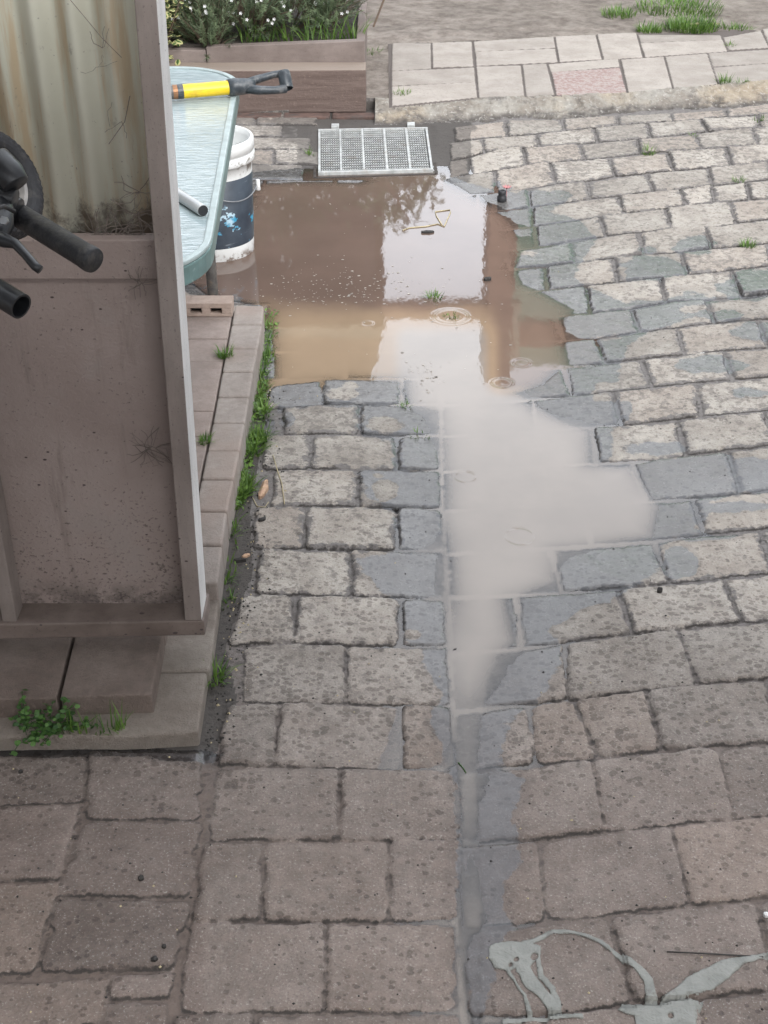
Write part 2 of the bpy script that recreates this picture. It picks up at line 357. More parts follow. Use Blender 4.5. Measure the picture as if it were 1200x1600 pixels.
def glass_top():
    t = NT('wet_patterned_glass')
    n1 = t.noise(1, 3, .5, t.mapv((26, 95, 1))); n2 = t.noise(5, 4); n3 = t.noise(160, 3)
    c = t.mix(t.ramp(n1, .3, .7), (.28, .35, .365), (.37, .44, .455)); c = t.mix(t.ramp(n2, .35, .7), c, t.mix(.5, c, (.46, .53, .545)))
    h = t.math('ADD', n1, t.math('MULTIPLY', n3, .25))
    return t.done(t.bsdf(c, .10, t.bump(h, .0016), spec=.6))
M['glass'] = glass_top()
M['steel'] = simple('galvanised_steel', (.50, .51, .50), .5, .2, .3, 40, .001, dirt=(.30, .27, .24), dscale=20)
M['yellow'] = simple('yellow_plastic', (.80, .56, .02), .35, 0, .08, 30, .0003, dirt=(.55, .36, .04), dscale=25)
M['dgrip'] = simple('dark_plastic', (.045, .055, .065), .42, 0, .3, 60, .0006, dirt=(.16, .16, .16), dscale=30)
M['chrome'] = simple('grey_metal_sleeve', (.16, .155, .15), .5, .5, .3, 60, .001, dirt=(.28, .22, .17), dscale=30)
M['copper'] = simple('copper_band', (.33, .17, .09), .5, .6)
M['pipe'] = simple('grey_pipe', (.44, .45, .45), .32, .3, .12, 20, .0003)
M['blackend'] = simple('black_end', (.025, .025, .028), .6)
def bucket_mats():
    t = NT('bucket_white'); n = t.noise(25, 6, .7); sx = t.n('ShaderNodeSeparateXYZ'); t.put(sx.inputs[0], t.pos())
    c = t.mix(t.ramp(t.noise(5, 4), .3, .7), (.68, .69, .68), (.78, .79, .78))
    band = t.math('MULTIPLY', t.ramp(sx.outputs[2], .27, .30), t.ramp(sx.outputs[2], .345, .33)); c = t.mix(t.math('MULTIPLY', band, t.ramp(n, .48, .62)), c, (.24, .22, .19))
    foot = t.ramp(sx.outputs[2], .03, .0); c = t.mix(t.math('MULTIPLY', foot, t.ramp(n, .45, .55)), c, (.22, .17, .14))
    a = t.done(t.bsdf(c, .4, t.bump(n, .0005)))
    t = NT('bucket_label'); n = t.noise(9, 6, .6); n2 = t.noise(14, 5, .6, t.mapv((1, 1, 1.4), loc=(2, 5, 1)))
    c = t.mix(t.ramp(n, .3, .7), (.018, .026, .04), (.05, .065, .085))
    scr = t.noise(1, 4, .6, t.mapv((10, 10, 130), rot=(.25, .2, 0))); c = t.mix(t.ramp(scr, .66, .72, 0, .5), c, (.30, .34, .37))
    sx = t.n('ShaderNodeSeparateXYZ'); t.put(sx.inputs[0], t.pos())
    lo = t.ramp(sx.outputs[2], .22, .12)
    k = t.ramp(t.math('ADD', n2, t.math('MULTIPLY', lo, .12)),   .675, .69); c = t.mix(k, c, t.mix(t.ramp(n, .5, .6), (.02, .24, .40), (.42, .56, .64)))
    return a, t.done(t.bsdf(c, .38))
M['bucket'], M['blabel'] = bucket_mats()
M['wire'] = simple('wire', (.35, .36, .37), .4, .8)
M['white_plastic'] = simple('white_plastic', (.75, .75, .74), .4)
M['rubber'] = simple('black_rubber', (.022, .022, .025), .6, 0, .4, 120, .0012, dirt=(.07, .065, .06), dscale=40)
M['black_metal'] = simple('black_paint_metal', (.018, .019, .021), .35, 0, .3, 60, .0004)
M['rimgrey'] = simple('pale_rim', (.42, .40, .38), .5)
def sleeper_mat():
    t = NT('old_sleeper'); n1 = t.noise(1, 7, .7, t.mapv((3, 18, 34))); n2 = t.noise(60, 5, .75)
    c = t.mix(t.ramp(n1, .3, .7), (.115, .08, .068), (.165, .12, .103)); c = t.mix(t.ramp(n2, .55, .7, 0, .6), c, (.26, .19, .16))
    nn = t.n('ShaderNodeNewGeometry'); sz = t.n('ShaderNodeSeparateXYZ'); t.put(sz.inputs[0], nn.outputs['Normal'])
    c = t.mix(t.ramp(sz.outputs[2], .6, .9, 0, .75), c, (.30, .245, .20))           # paler upper faces
    return t.done(t.bsdf(c, .8, t.bump(t.math('ADD', n1, t.math('MULTIPLY', n2, .5)), .006)))
M['sleeper'] = sleeper_mat()
M['board2'] = board_mat('grey_board', (.17, .135, .12), (.25, .205, .185), .3)
def leaf_mat(name, a, b, tr=.25, edge=None):
    t = NT(name); o = t.attr('rnd')
    c = t.mix(t.ramp(o, 0, 1, smooth=False), a, b)
    if edge is not None:
        c = t.mix(t.ramp(t.attr('mid'), .35, .6), c, edge)
    bs = t.n('ShaderNodeBsdfPrincipled'); t.put(bs.inputs['Base Color'], c); bs.inputs['Roughness'].default_value = .5
    tl = t.n('ShaderNodeBsdfTranslucent'); t.put(tl.inputs[0], c); m = t.n('ShaderNodeMixShader'); m.inputs[0].default_value = tr
    t.t.links.new(bs.outputs[0], m.inputs[1]); t.t.links.new(tl.outputs[0], m.inputs[2]); return t.done(m.outputs[0])
M['grass'] = leaf_mat('grass_blades', (.045, .105, .02), (.17, .29, .05))
M['bushleaf'] = leaf_mat('bush_needles', (.05, .082, .04), (.22, .28, .15))
M['varleaf'] = leaf_mat('variegated_leaf', (.04, .09, .025), (.10, .17, .04), .25, (.50, .47, .22))
M['clover'] = leaf_mat('weed_leaf', (.03, .08, .02), (.09, .19, .04))
M['petal'] = simple('white_petal', (.80, .80, .80), .6)
M['twig'] = simple('twig_bark', (.13, .09, .065), .85)
M['straw'] = simple('straw', (.45, .38, .24), .8)
M['wood_chip'] = simple('wood_chip', (.46, .30, .20), .8, 0, .3, 60, .003, dirt=(.16, .10, .07), dscale=40)
M['black_bit'] = simple('black_bit', (.03, .027, .025), .7)
def paint_mat():
    t = NT('dried_paint'); n = t.noise(16, 6, .65, dist=1.2); n2 = t.noise(200, 4)
    c = t.mix(t.ramp(n, .3, .7), (.165, .168, .152), (.235, .236, .215)); c = t.mix(t.ramp(t.noise(40, 5), .62, .68, 0, .6), c, (.12, .11, .10))
    return t.done(t.bsdf(c, .5, t.bump(t.math('ADD', n, t.math('MULTIPLY', n2, .15)), .006)))
M['paint'] = paint_mat()

# ------------------------------------------------------------------ numpy noise
def vnoise(x, y, sc, seed):
    r = np.random.RandomState(seed); T = r.rand(256, 256)
    u = x*sc+seed*17.3; v = y*sc+seed*9.1
    iu = np.floor(u).astype(int); iv = np.floor(v).astype(int); fu = u-iu; fv = v-iv
    fu = fu*fu*(3-2*fu); fv = fv*fv*(3-2*fv); a = iu % 256; b = iv % 256; a1 = (a+1) % 256; b1 = (b+1) % 256
    return (T[a, b]*(1-fu)+T[a1, b]*fu)*(1-fv)+(T[a, b1]*(1-fu)+T[a1, b1]*fu)*fv
def fbm(x, y, sc, seed, o=4):
    s = 0; a = .5; t = 0
    for i in range(o): s = s+a*vnoise(x, y, sc*2**i, seed+i); t += a; a *= .5
    return s/t-.5
def sstep(x, a, b):
    t = np.clip((x-a)/(b-a), 0, 1); return t*t*(3-2*t)
def poly_sdf(X, Y, poly):            # positive inside
    P = np.array(poly); Q = np.roll(P, -1, axis=0); d = np.full(X.shape, 1e9); ins = np.zeros(X.shape, bool)
    for (ax, ay), (bx, by) in zip(P, Q):
        ex, ey = bx-ax, by-ay; L = ex*ex+ey*ey+1e-12
        t = np.clip(((X-ax)*ex+(Y-ay)*ey)/L, 0, 1); d = np.minimum(d, (X-ax-t*ex)**2+(Y-ay-t*ey)**2)
        c = (ay > Y) != (by > Y)
        with np.errstate(divide='ignore', invalid='ignore'): xi = (bx-ax)*(Y-ay)/(by-ay+1e-15)+ax
        ins ^= c & (X < xi)
    d = np.sqrt(d); return np.where(ins, d, -d)

# ------------------------------------------------------------------ paver layout, traced row by row
def ext(line):                       # carry a course on past the frame
    (x0, y0), (x1, y1) = line[-3] if len(line) > 2 else line[-2], line[-1]
    s = (y1-y0)/(x1-x0); return line+[(x1+450, y1+450*s)]
RL = [
 [(707,204),(795,192),(880,189),(968,184),(1050,180),(1137,175),(1200,167)],
 [(709,225),(755,220),(840,213),(880,208),(960,200),(1050,194),(1125,187),(1200,182)],
 [(700,252),(733,248),(757,241),(840,233),(909,228),(992,222),(1085,213),(1107,209),(1200,202)],
 [(700,277),(736,271),(816,263),(861,257),(947,251),(995,245),(1040,242),(1105,236),(1200,230)],
 [(690,306),(773,300),(824,297),(861,292),(920,288),(955,281),(1005,276),(1062,270),(1112,266),(1200,257)],
 [(690,333),(790,327),(837,323),(888,319),(965,310),(1025,304),(1107,295),(1162,290),(1200,285)],
 [(690,362),(790,357),(837,352),(900,347),(975,338),(1040,331),(1070,325),(1117,322),(1165,318),(1200,314)],
 [(690,395),(795,389),(855,383),(900,376),(950,372),(1000,369),(1055,361),(1100,360),(1200,347)],
 [(690,427),(795,419),(855,415),(895,411),(1000,403),(1060,399),(1118,392),(1200,385)],
 [(690,462),(806,456),(872,450),(958,443),(1072,435),(1144,427),(1200,420)],
 [(690,500),(762,496),(869,492),(918,489),(988,484),(1039,476),(1118,473),(1200,465)],
 [(690,540),(797,533),(883,530),(928,529),(1000,520),(1111,511),(1200,504)],
 [(690,583),(780,577),(883,571),(943,568),(962,565),(1051,560),(1130,552),(1200,547)],
 [(690,632),(833,623),(900,618),(960,612),(1013,608),(1095,603),(1200,595)],
 [(690,680),(800,673),(897,667),(980,663),(1057,658),(1200,647)],
 [(690,735),(800,728),(933,722),(1000,720),(1063,712),(1127,708),(1200,703)],
 [(692,796),(800,790),(900,786),(1027,782),(1077,778),(1147,773),(1200,770)],
 [(696,864),(780,858),(871,854),(1025,844),(1100,835),(1200,829)],
 [(699,932),(804,927),(958,921),(1058,912),(1200,900)],
 [(702,1019),(812,1012),(900,1001),(1042,987),(1200,977)],
 [(708,1110),(754,1106),(879,1094),(1008,1081),(1200,1067)],
 [(714,1204),(818,1195),(1033,1180),(1200,1169)],
 [(718,1317),(758,1315),(845,1312),(966,1301),(1135,1290),(1200,1281)],
 [(722,1450),(775,1446),(879,1438),(1070,1424),(1200,1412)],
 [(728,1590),(800,1590),(879,1586),(962,1574),(1087,1568),(1200,1557)],
 [(735,1765),(879,1758),(1087,1740),(1200,1728)],
 [(742,1990),(879,1980),(1200,1945)]]
RL = [ext(l) for l in RL]
RJ = [  # joints of every course: x at its upper and lower line
 [(707,709),(790,793),(878,882),(963,966),(1047,1052),(1132,1137),(1215,1221)],
 [(702,702),(753,757),(837,843),(928,934),(1010,1017),(1094,1105),(1183,1188),(1270,1277)],
 [(700,700),(733,736),(817,824),(904,915),(995,1000),(1085,1097),(1175,1185),(1270,1281)],
 [(690,690),(773,776),(859,868),(952,960),(1041,1052),(1134,1142),(1228,1238)],
 [(690,690),(747,745),(825,829),(917,922),(1009,1022),(1105,1112),(1200,1208),(1300,1308)],
 [(690,690),(752,752),(832,832),(966,975),(1061,1072),(1112,1115),(1165,1171),(1265,1272)],
 [(690,690),(745,747),(835,839),(936,947),(1039,1050),(1140,1150),(1243,1253)],
 [(690,690),(790,797),(893,899),(997,1006),(1102,1111),(1214,1224)],
 [(690,690),(748,750),(851,855),(958,965),(1064,1074),(1197,1206),(1300,1310)],
 [(690,690),(806,808),(915,923),(1030,1040),(1141,1157),(1265,1280)],
 [(690,690),(757,760),(868,881),(986,999),(1103,1115),(1218,1232)],
 [(690,690),(797,800),(931,946),(1058,1069),(1183,1199),(1310,1327)],
 [(690,690),(775,778),(881,894),(1000,1019),(1130,1145),(1260,1278)],
 [(690,690),(833,838),(957,971),(1087,1096),(1226,1238)],
 [(690,690),(790,793),(925,933),(1057,1073),(1193,1211),(1335,1355)],
 [(690,690),(850,858),(986,1011),(1137,1158),(1287,1310)],
 [(692,694),(770,774),(910,925),(1082,1103),(1240,1262)],
 [(697,700),(860,878),(1023,1047),(1187,1208),(1360,1385)],
 [(700,703),(806,815),(966,989),(1129,1160),(1300,1335)],
 [(704,708),(883,887),(1058,1090),(1237,1270),(1420,1455)],
 [(709,714),(826,838),(895,935),(1008,1034),(1196,1210),(1390,1420)],
 [(716,719),(925,947),(1121,1145),(1330,1360)],
 [(720,723),(842,855),(1048,1078),(1265,1298),(1480,1520)],
 [(724,729),(950,990),(1182,1208),(1410,1450)],
 [(730,736),(850,870),(1090,1120),(1320,1370)],
 [(737,743),(960,990),(1230,1270),(1500,1560)]]
LLn = [
 [(424,603),(508,590),(630,588),(690,592)],
 [(405,640),(505,633),(562,632),(688,629)],
 [(400,685),(490,682),(610,680),(688,678)],
 [(395,741),(484,737),(628,734),(690,733)],
 [(392,800),(481,795),(562,793),(693,793)],
 [(385,865),(473,862),(624,859),(696,858)],
 [(375,936),(545,933),(699,933)],
 [(352,1015),(463,1010),(699,1008)],
 [(352,1105),(541,1101),(706,1100)],
 [(332,1204),(509,1202),(711,1198)],
 [(316,1322),(527,1315),(718,1308)],
 [(298,1449),(510,1443),(719,1437)],
 [(276,1592),(510,1585),(724,1579)],
 [(250,1775),(510,1768),(730,1758)],
 [(220,2010),(735,1990)]]
LJ = [
 [(420,412),(503,505),(628,627),(690,688)],
 [(442,442),(562,562),(688,688)],
 [(412,410),(488,484),(620,620),(688,690)],
 [(427,424),(560,560),(690,693)],
 [(398,392),(479,475),(620,621),(693,696)],
 [(403,398),(547,550),(696,699)],
 [(378,354),(461,461),(626,626),(699,700)],
 [(380,377),(541,541),(701,706)],
 [(357,336),(437,430),(627,627),(706,711)],
 [(339,329),(531,529),(712,718)],
 [(316,300),(412,410),(608,608),(718,720)],
 [(296,278),(510,507),(719,724)],
 [(276,250),(400,395),(620,625),(724,730)],
 [(250,220),(490,480),(730,735)]]
def yl(line, x):
    for (a, b), (c, d) in zip(line, line[1:]):
        if x <= c: break
    return b+(d-b)*(x-a)/(c-a)
polys = []                            # (world poly, gap, kind)
def course(l0, l1, js, gap):
    for (a0, a1), (b0, b1) in zip(js, js[1:]):
        m0, m1 = (a0+b0)/2, (a1+b1)/2
        px = [(a0, yl(l0, a0)), (m0, yl(l0, m0)), (b0, yl(l0, b0)), (b1, yl(l1, b1)), (m1, yl(l1, m1)), (a1, yl(l1, a1))]
        polys.append((gxy(px), gap, 0))
for i in range(len(RJ)): course(RL[i], RL[i+1], RJ[i], .0058 if i < 13 else (.0046 if i < 19 else .0032))
for i in range(len(LJ)): course(LLn[i], LLn[i+1], LJ[i], .0034 if i < 7 else .0024)
# sunken courses under the water and up to the drain, same module
yy = [590]
u = 1/1090
for k in range(17): u += 3.66e-5; yy.append(1/u-500)
for k in range(17):
    wpx = .275*((yy[k]+500)*CT/H); x = 690-(0 if k % 2 else wpx/2); xs = [690] if k % 2 == 0 else []
    row = [690]
    while row[-1] > 200: row.append(row[-1]-(wpx*.5 if (len(row) == 1 and k % 2) else wpx))
    row = row[::-1]
    for a, b in zip(row, row[1:]):
        px = [(a, yy[k+1]), (b, yy[k+1]), (b, yy[k]), (a, yy[k])]
        c = ((a+b)/2, (yy[k]+yy[k+1])/2)
        if 490 < c[0] < 690 and c[1] < 275: continue
        polys.append((gxy(px), .004, 0))
# big foreground pavers on the left
J1 = [(139,1186),(133,1263),(108,1348),(94,1405),(74,1462),(60,1524)]
FG = [
 [(139,1180),(318,1180),(317,1250),(316,1289),(131,1289),(133,1263)],
 [(131,1289),(316,1290),(312,1340),(300,1413),(92,1408),(108,1348)],
 [(92,1408),(300,1413),(290,1470),(276,1524),(60,1528),(74,1462)],
 [(-70,1186),(139,1186),(133,1262),(-90,1270)],
 [(-90,1270),(133,1262),(108,1348),(98,1384),(-120,1388)],
 [(-120,1388),(98,1384),(74,1462),(60,1530),(-150,1540)],
 [(-100,1540),(176,1534),(159,1606),(20,1640),(-100,1640)],
 [(176,1530),(276,1526),(268,1568),(168,1570)],
 [(168,1572),(268,1570),(262,1640),(152,1640)],
 [(-100,1640),(262,1640),(240,1800),(-100,1800)], [(-100,1800),(240,1800),(215,2010),(-100,2010)],
 [(-330,1186),(-70,1186),(-90,1270),(-360,1280)], [(-360,1280),(-90,1270),(-120,1388),(-400,1395)], [(-400,1395),(-120,1388),(-150,1540),(-450,1550)]]
for p in FG: polys.append((gxy(p), .0038, 0))
ZP = .06
PATH = [
 [(612,67),(674,67),(675,107),(611,111)], [(674,66),(738,63),(741,104),(675,107)], [(739,64),(866,57),(869,75),(741,80)],
 [(741,80),(869,75),(873,97),(743,103)], [(611,111),(742,104),(744,128),(611,135)], [(611,135),(744,128),(747,152),(611,165)],
 [(743,103),(815,101),(821,151),(747,153)], [(815,101),(855,99),(868,148),(821,151)], [(855,99),(967,91),(970,105),(860,113)],
 [(860,113),(970,105),(981,145),(868,149)], [(866,57),(931,52),(942,93),(873,97)], [(931,52),(995,50),(1006,89),(942,93)],
 [(995,54),(1127,54),(1130,62),(1000,67)], [(999,67),(1130,62),(1138,80),(1007,89)], [(1129,58),(1190,45),(1203,75),(1138,80)],
 [(1190,45),(1265,40),(1280,70),(1203,75)], [(969,92),(1038,88),(1052,139),(981,145)], [(1038,88),(1106,83),(1123,131),(1052,139)],
 [(1106,83),(1300,70),(1310,92),(1113,105)], [(1113,105),(1310,92),(1320,118),(1123,131)],
 [(1265,40),(1400,32),(1420,60),(1280,70)], [(1300,70),(1420,60),(1450,105),(1320,118)]]
for i, p in enumerate(PATH): polys.append((gxy(p, ZP), .0035, 2 if i == 9 else 1))

# ------------------------------------------------------------------ the ground sheet
xs = np.concatenate([np.arange(-1.6, -.95, .014), np.arange(-.95, 1.6, .0052), np.arange(1.6, 3.0, .009)])
ys = [.62]
while ys[-1] < 7.7: ys.append(ys[-1]+.0046+.0008*max(0, ys[-1]-1.5))
ys = np.array(ys); nx, ny = len(xs), len(ys)
GX, GY = np.meshgrid(xs, ys)            # shape ny,nx
zc = GY*CT+H*ST; PX = 600+F*GX/zc; PY = 800+F*(H*CT-GY*ST)/zc     # photo pixel of each ground point
jd = np.full(GX.shape, -.02); tintA = np.full(GX.shape, .5); ptype = np.zeros(GX.shape); tilt = np.zeros(GX.shape)
wv = fbm(GX, GY, 24, 11, 3); wv2 = fbm(GX, GY, 90, 15, 2)
for poly, gap, kind in polys:
    P = np.array(poly); x0, y0 = P.min(0)-.01; x1, y1 = P.max(0)+.01
    i0, i1 = np.searchsorted(xs, [x0, x1]); j0, j1 = np.searchsorted(ys, [y0, y1])
    if i1 <= i0 or j1 <= j0: continue
    sx_, sy_ = GX[j0:j1, i0:i1], GY[j0:j1, i0:i1]
    d = poly_sdf(sx_, sy_, poly)
    rr = (.013 if kind == 0 else .002)
    # rounded corners: distance to the corner zone
    dc = np.full(sx_.shape, 9.0)
    corners = [P[0], P[2], P[3], P[5]] if len(P) == 6 and kind == 0 and gap < .0045 else []
    for c in corners: dc = np.minimum(dc, np.hypot(sx_-c[0], sy_-c[1]))
    d = np.minimum(d, (dc-gap*2.2)*1.0)
    d = d-gap*(.8+.5*rng.rand()) + (wv[j0:j1, i0:i1]*.011+wv2[j0:j1, i0:i1]*.007 if kind == 0 else wv[j0:j1, i0:i1]*.003)
    sub = jd[j0:j1, i0:i1]; m = d > sub
    sub[m] = d[m]
    tintA[j0:j1, i0:i1][m] = rng.rand(); ptype[j0:j1, i0:i1][m] = kind
    c = P.mean(0); a, b = rng.randn(2)*.022; tl = (sx_-c[0])*a+(sy_-c[1])*b+rng.randn()*.0012
    tilt[j0:j1, i0:i1][m] = tl[m]
jd = np.clip(jd, -.03, .2)

# standing water and wet film outlines
PUD = [(300,440),(300,400),(330,395),(395,300),(410,285),(500,281),(560,283),(590,272),(680,270),(730,297),(785,335),(815,380),(806,425),(815,442),(850,455),(893,482),(882,500),(885,540),(890,572),(850,598),(805,612),
 (835,627),(870,652),(915,672),(925,720),(985,728),(1008,765),(1030,788),(1022,838),(940,850),(872,858),(862,905),(806,932),(806,1000),(775,1020),(760,1060),(750,1110),(744,1200),(748,1300),(752,1400),(746,1500),(744,1590),(739,1590),
 (727,1480),(722,1320),(716,1200),(711,1100),(702,1010),(700,930),(698,860),(695,740),(690,680),(686,640),(640,628),(628,594),(510,590),(470,597),(425,600),(428,560),(420,500),(410,476),(330,466)]
WET = [(280,450),(290,380),(390,270),(470,262),(490,275),(500,276),(690,270),(730,285),(800,303),(850,330),(905,345),(930,375),(905,410),(895,440),(930,455),(990,480),(1010,520),(975,545),(965,580),(960,610),(975,640),
 (960,665),(960,720),(1060,716),(1140,712),(1170,765),(1100,790),(1090,830),(1040,850),(1030,890),(960,935),(935,960),(880,1000),(866,1060),(836,1090),(800,1110),(782,1150),(775,1195),(812,1220),(792,1290),(812,1330),(785,1400),(805,1450),(770,1470),(765,1530),(750,1600),(735,1600),
 (722,1490),(714,1360),(716,1240),(700,1200),(690,1150),(680,1110),(700,1080),(668,1050),(660,1010),(630,1000),(622,940),(590,920),(560,880),(615,860),(618,800),(580,780),(560,740),(610,735),(612,690),(560,680),(555,640),(490,636),(440,640),(405,610),(400,560),(405,480),(320,470)]
spud = poly_sdf(GX, GY, gxy(PUD)); swet = poly_sdf(GX, GY, gxy(WET))
n_a = fbm(GX, GY, 6, 21, 4); n_b = fbm(GX, GY, 2.2, 31, 3); n_f = fbm(GX, GY, 60, 41, 3)
s2 = spud+n_a*.02
depth = np.where(s2 > 0, np.minimum(.030, .0015+.16*s2), 0)
E = np.where(s2 > 0, -.0072-(.05+.25*sstep(1120-PY, 0, 120))*np.minimum(s2, .09), np.minimum(.014, -.0055+.05*(-s2)))   # level of the stone tops
# silt fills the joints up to a few mm below the tops
fill = (.0075+.004*fbm(GX, GY, 4, 51, 3)*2)*(1-.30*sstep(PY, 1050, 1300)*(spud < -.02))*(1-sstep(PY, 1080, 1180)*sstep(swet, -.012, .006))
prof = sstep(jd, -.002, .0050)
kerbline = np.interp(PX, [560, 600, 680, 760, 880, 980, 1100, 1200, 1500], [196, 194, 189, 187, 183, 175, 166, 160, 142])
pathline = np.interp(PX, [560, 611, 745, 870, 985, 1125, 1200, 1500], [168, 166, 153, 149, 144, 131, 124, 102])    # pavement edge (traced at path height)
backline = np.interp(PX, [560, 611, 736, 866, 995, 1190, 1500], [67, 67, 63, 57, 51, 45, 26])
# the path stands ZP higher, so use the pixel of the raised point for it
zc2 = GY*CT+(H-ZP)*ST; PX2 = 600+F*GX/zc2; PY2 = 800+F*((H-ZP)*CT-GY*ST)/zc2
pathline2 = np.interp(PX2, [560, 611, 745, 870, 985, 1125, 1200, 1500], [168, 166, 153, 149, 144, 131, 124, 102])
backline2 = np.interp(PX2, [560, 611, 736, 866, 995, 1190, 1500], [67, 67, 63, 57, 51, 45, 26])
rx = g(606, 120, ZP).x
onpath = (PY2 < pathline2) & (PY2 > backline2) & (GX > rx)
beyond = (PY2 <= backline2) | ((GX <= rx) & (PY < 172))
kerb = (PY < kerbline+4+n_a*14) & ~onpath & ~beyond & (GX > rx-.06)
reg = np.zeros(GX.shape, int); reg[kerb] = 1; reg[onpath] = 2; reg[beyond] = 3
rise = sstep(kerbline+5+n_a*14-PY, 0, 17)
Z = E + np.where(jd > -.019, (prof-1)*fill+tilt*prof, -fill) + n_f*.0016 + n_a*.003*(prof+.3)
Zk = rise*(ZP-.006)+fbm(GX, GY, 40, 61, 4)*.032
Z = np.where(reg == 1, np.maximum(Zk, -.004)+.004, Z)
Z = np.where(reg == 2, ZP-.006+sstep(jd, -.002, .002)*.006+tilt*.3+n_f*.0008, Z)
Z = np.where(reg == 3, ZP-.012+fbm(GX, GY, 9, 71, 5)*.03+n_b*.03, Z)
# dirt verge by the raised edging is a little mounded; pit under the drain grate
grate_poly = gxy([(500,204),(666,201),(674,262),(499,267)]); sg = poly_sdf(GX, GY, grate_poly)
Z = np.where(sg > 0, -.09, Z)
gw = sstep(sg, -.05, -.01); Z = np.where((sg <= 0) & (reg == 0), Z*(1-gw)+gw*np.minimum(Z, .0), Z)
# wetness field, extra wet and dry patches (authored as ellipses)
wet = np.minimum(swet, .15); n_h = fbm(GX, GY, 22, 77, 4)
def patch(cx, cy, rx_, ry_, val):
    global wet
    q = np.hypot((PX-cx)/rx_, (PY-cy)/ry_)+n_a*1.6+n_h*.5; k = (1-q)*min(rx_, ry_)/200
    if val > 0: wet = np.maximum(wet, np.where(q < 1.6, k*.9, -1))
    else: wet = np.minimum(wet, np.where(q < 1.6, -k*.9, 1))
for a in [(850,400,60,46),(800,325,75,32),(870,455,60,30),(1022,422,58,19),(1085,392,34,14),(1050,474,58,15),(1185,452,46,22),(1025,500,52,20),(1010,395,18,8),(1120,500,60,12),(1110,575,60,12),(1180,520,40,14),(1030,700,40,10),(1160,742,60,26),
          (1130,800,60,14),(930,640,50,26),(1060,880,24,24),(450,660,18,20),(420,670,14,24),(1150,620,50,8),
          (290,1190,60,14),(60,1176,110,12),(180,1182,110,10),(1100,835,60,8),(640,640,40,14)]: patch(*a, 1)
for a in [(530,617,24,11),(602,664,25,11),(548,600,12,6),(600,765,34,22),(590,745,18,8),(945,528,30,8),(950,612,24,18),(940,975,38,26),(1160,818,48,16),(1100,620,60,20),(645,990,14,9),(900,985,30,12),
          (930,430,36,18),(1010,460,60,10),(1090,510,44,14),(1165,395,50,12),(825,395,30,6),(505,660,50,20),(540,705,54,20)]: patch(*a, -1)
wet = wet+n_a*.03
warm = sstep(PY, 820, 1330)*.9+.1*(PX < 320); mudA = .56+.25*n_b*2+.10*sstep(900-PY, 0, 300)  # warm rises toward the camera, carrying the painted foreground shade
# silt round the left verge and behind the grate: reads as bare mud
verge = np.interp(PY, [600, 690, 800, 900, 960, 1015, 1100, 1180], [425, 412, 392, 396, 372, 352, 372, 338])
verge = np.where((PY > 600) & (PY < 1186) & (PX < verge), .7, 0)
mudA = mudA+.8*((PX < 330)*sstep(PY, 1150, 1168)*sstep(1196+n_a*40-PY, 0, 14))+verge+np.where((PY < 275) & (PX < 735) & (reg == 0), .45*(PX > 465)+.30+.45*sstep(n_a, -.05, .12), 0)+.8*sstep(745+n_a*60-PX, 0, 30)*(PX > 660)*(PY < 285)*(reg == 0)
mudA = np.where(reg == 2, (ptype == 2)*1.0, mudA)

def emit(name, mask, mat, attrs, zarr=Z, lift=0):
    """faces of the grid whose lower-left cell is in mask"""
    cell = mask[:-1, :-1]; used = np.zeros(GX.shape, bool)
    used[:-1, :-1] |= cell; used[1:, :-1] |= cell; used[:-1, 1:] |= cell; used[1:, 1:] |= cell
    idx = -np.ones(GX.shape, int); idx[used] = np.arange(used.sum())
    j, i = np.nonzero(cell); F4 = np.stack([idx[j, i], idx[j, i+1], idx[j+1, i+1], idx[j+1, i]], 1).astype(np.int32)
    V = np.stack([GX[used], GY[used], zarr[used]+lift], 1).astype(np.float32)
    me = bpy.data.meshes.new(name); me.vertices.add(len(V)); me.vertices.foreach_set('co', V.ravel())
    me.loops.add(F4.size); me.loops.foreach_set('vertex_index', F4.ravel()); me.polygons.add(len(F4))
    me.polygons.foreach_set('loop_start', np.arange(0, F4.size, 4, dtype=np.int32)); me.polygons.foreach_set('loop_total', np.full(len(F4), 4, np.int32))
    me.update(calc_edges=True); me.polygons.foreach_set('use_smooth', np.ones(len(F4), bool))
    for k, arr in attrs.items():
        at = me.attributes.new(k, 'FLOAT', 'POINT'); at.data.foreach_set('value', arr[used].astype(np.float32).ravel())
    me.materials.append(mat); o = bpy.data.objects.new(name, me); COL.objects.link(o); return o
side = np.gradient(jd, axis=0)/np.gradient(ys)[:, None]; side = np.clip(side, -1, 1)  # near-facing joint flanks, where the painted joint shade is strongest
rain = sstep(PY, 800, 950)*sstep(1330-PY, 0, 160)+.25
rimw = .0095*sstep(1150-PY, 0, 350)*(.55+.9*np.clip(n_b+.5, 0, 1))
AT = dict(rimw=rimw, side=side, rain=rain, jd=jd, wet=wet, tint=tintA, warm=warm, mud=mudA)
tag(emit('courtyard_paving', reg == 0, M['paving'], AT), kind='structure')
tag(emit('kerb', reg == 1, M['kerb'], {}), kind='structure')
tag(emit('footpath', reg == 2, M['path'], dict(jd=jd, tint=tintA, mud=mudA)), kind='structure')
tag(emit('bare_soil', reg == 3, M['soil'], {}), kind='structure')
def gz(x, y):                          # height of the sheet
    i = min(max(int(np.searchsorted(xs, x)), 0), nx-1); j = min(max(int(np.searchsorted(ys, y)), 0), ny-1); return float(Z[j, i])
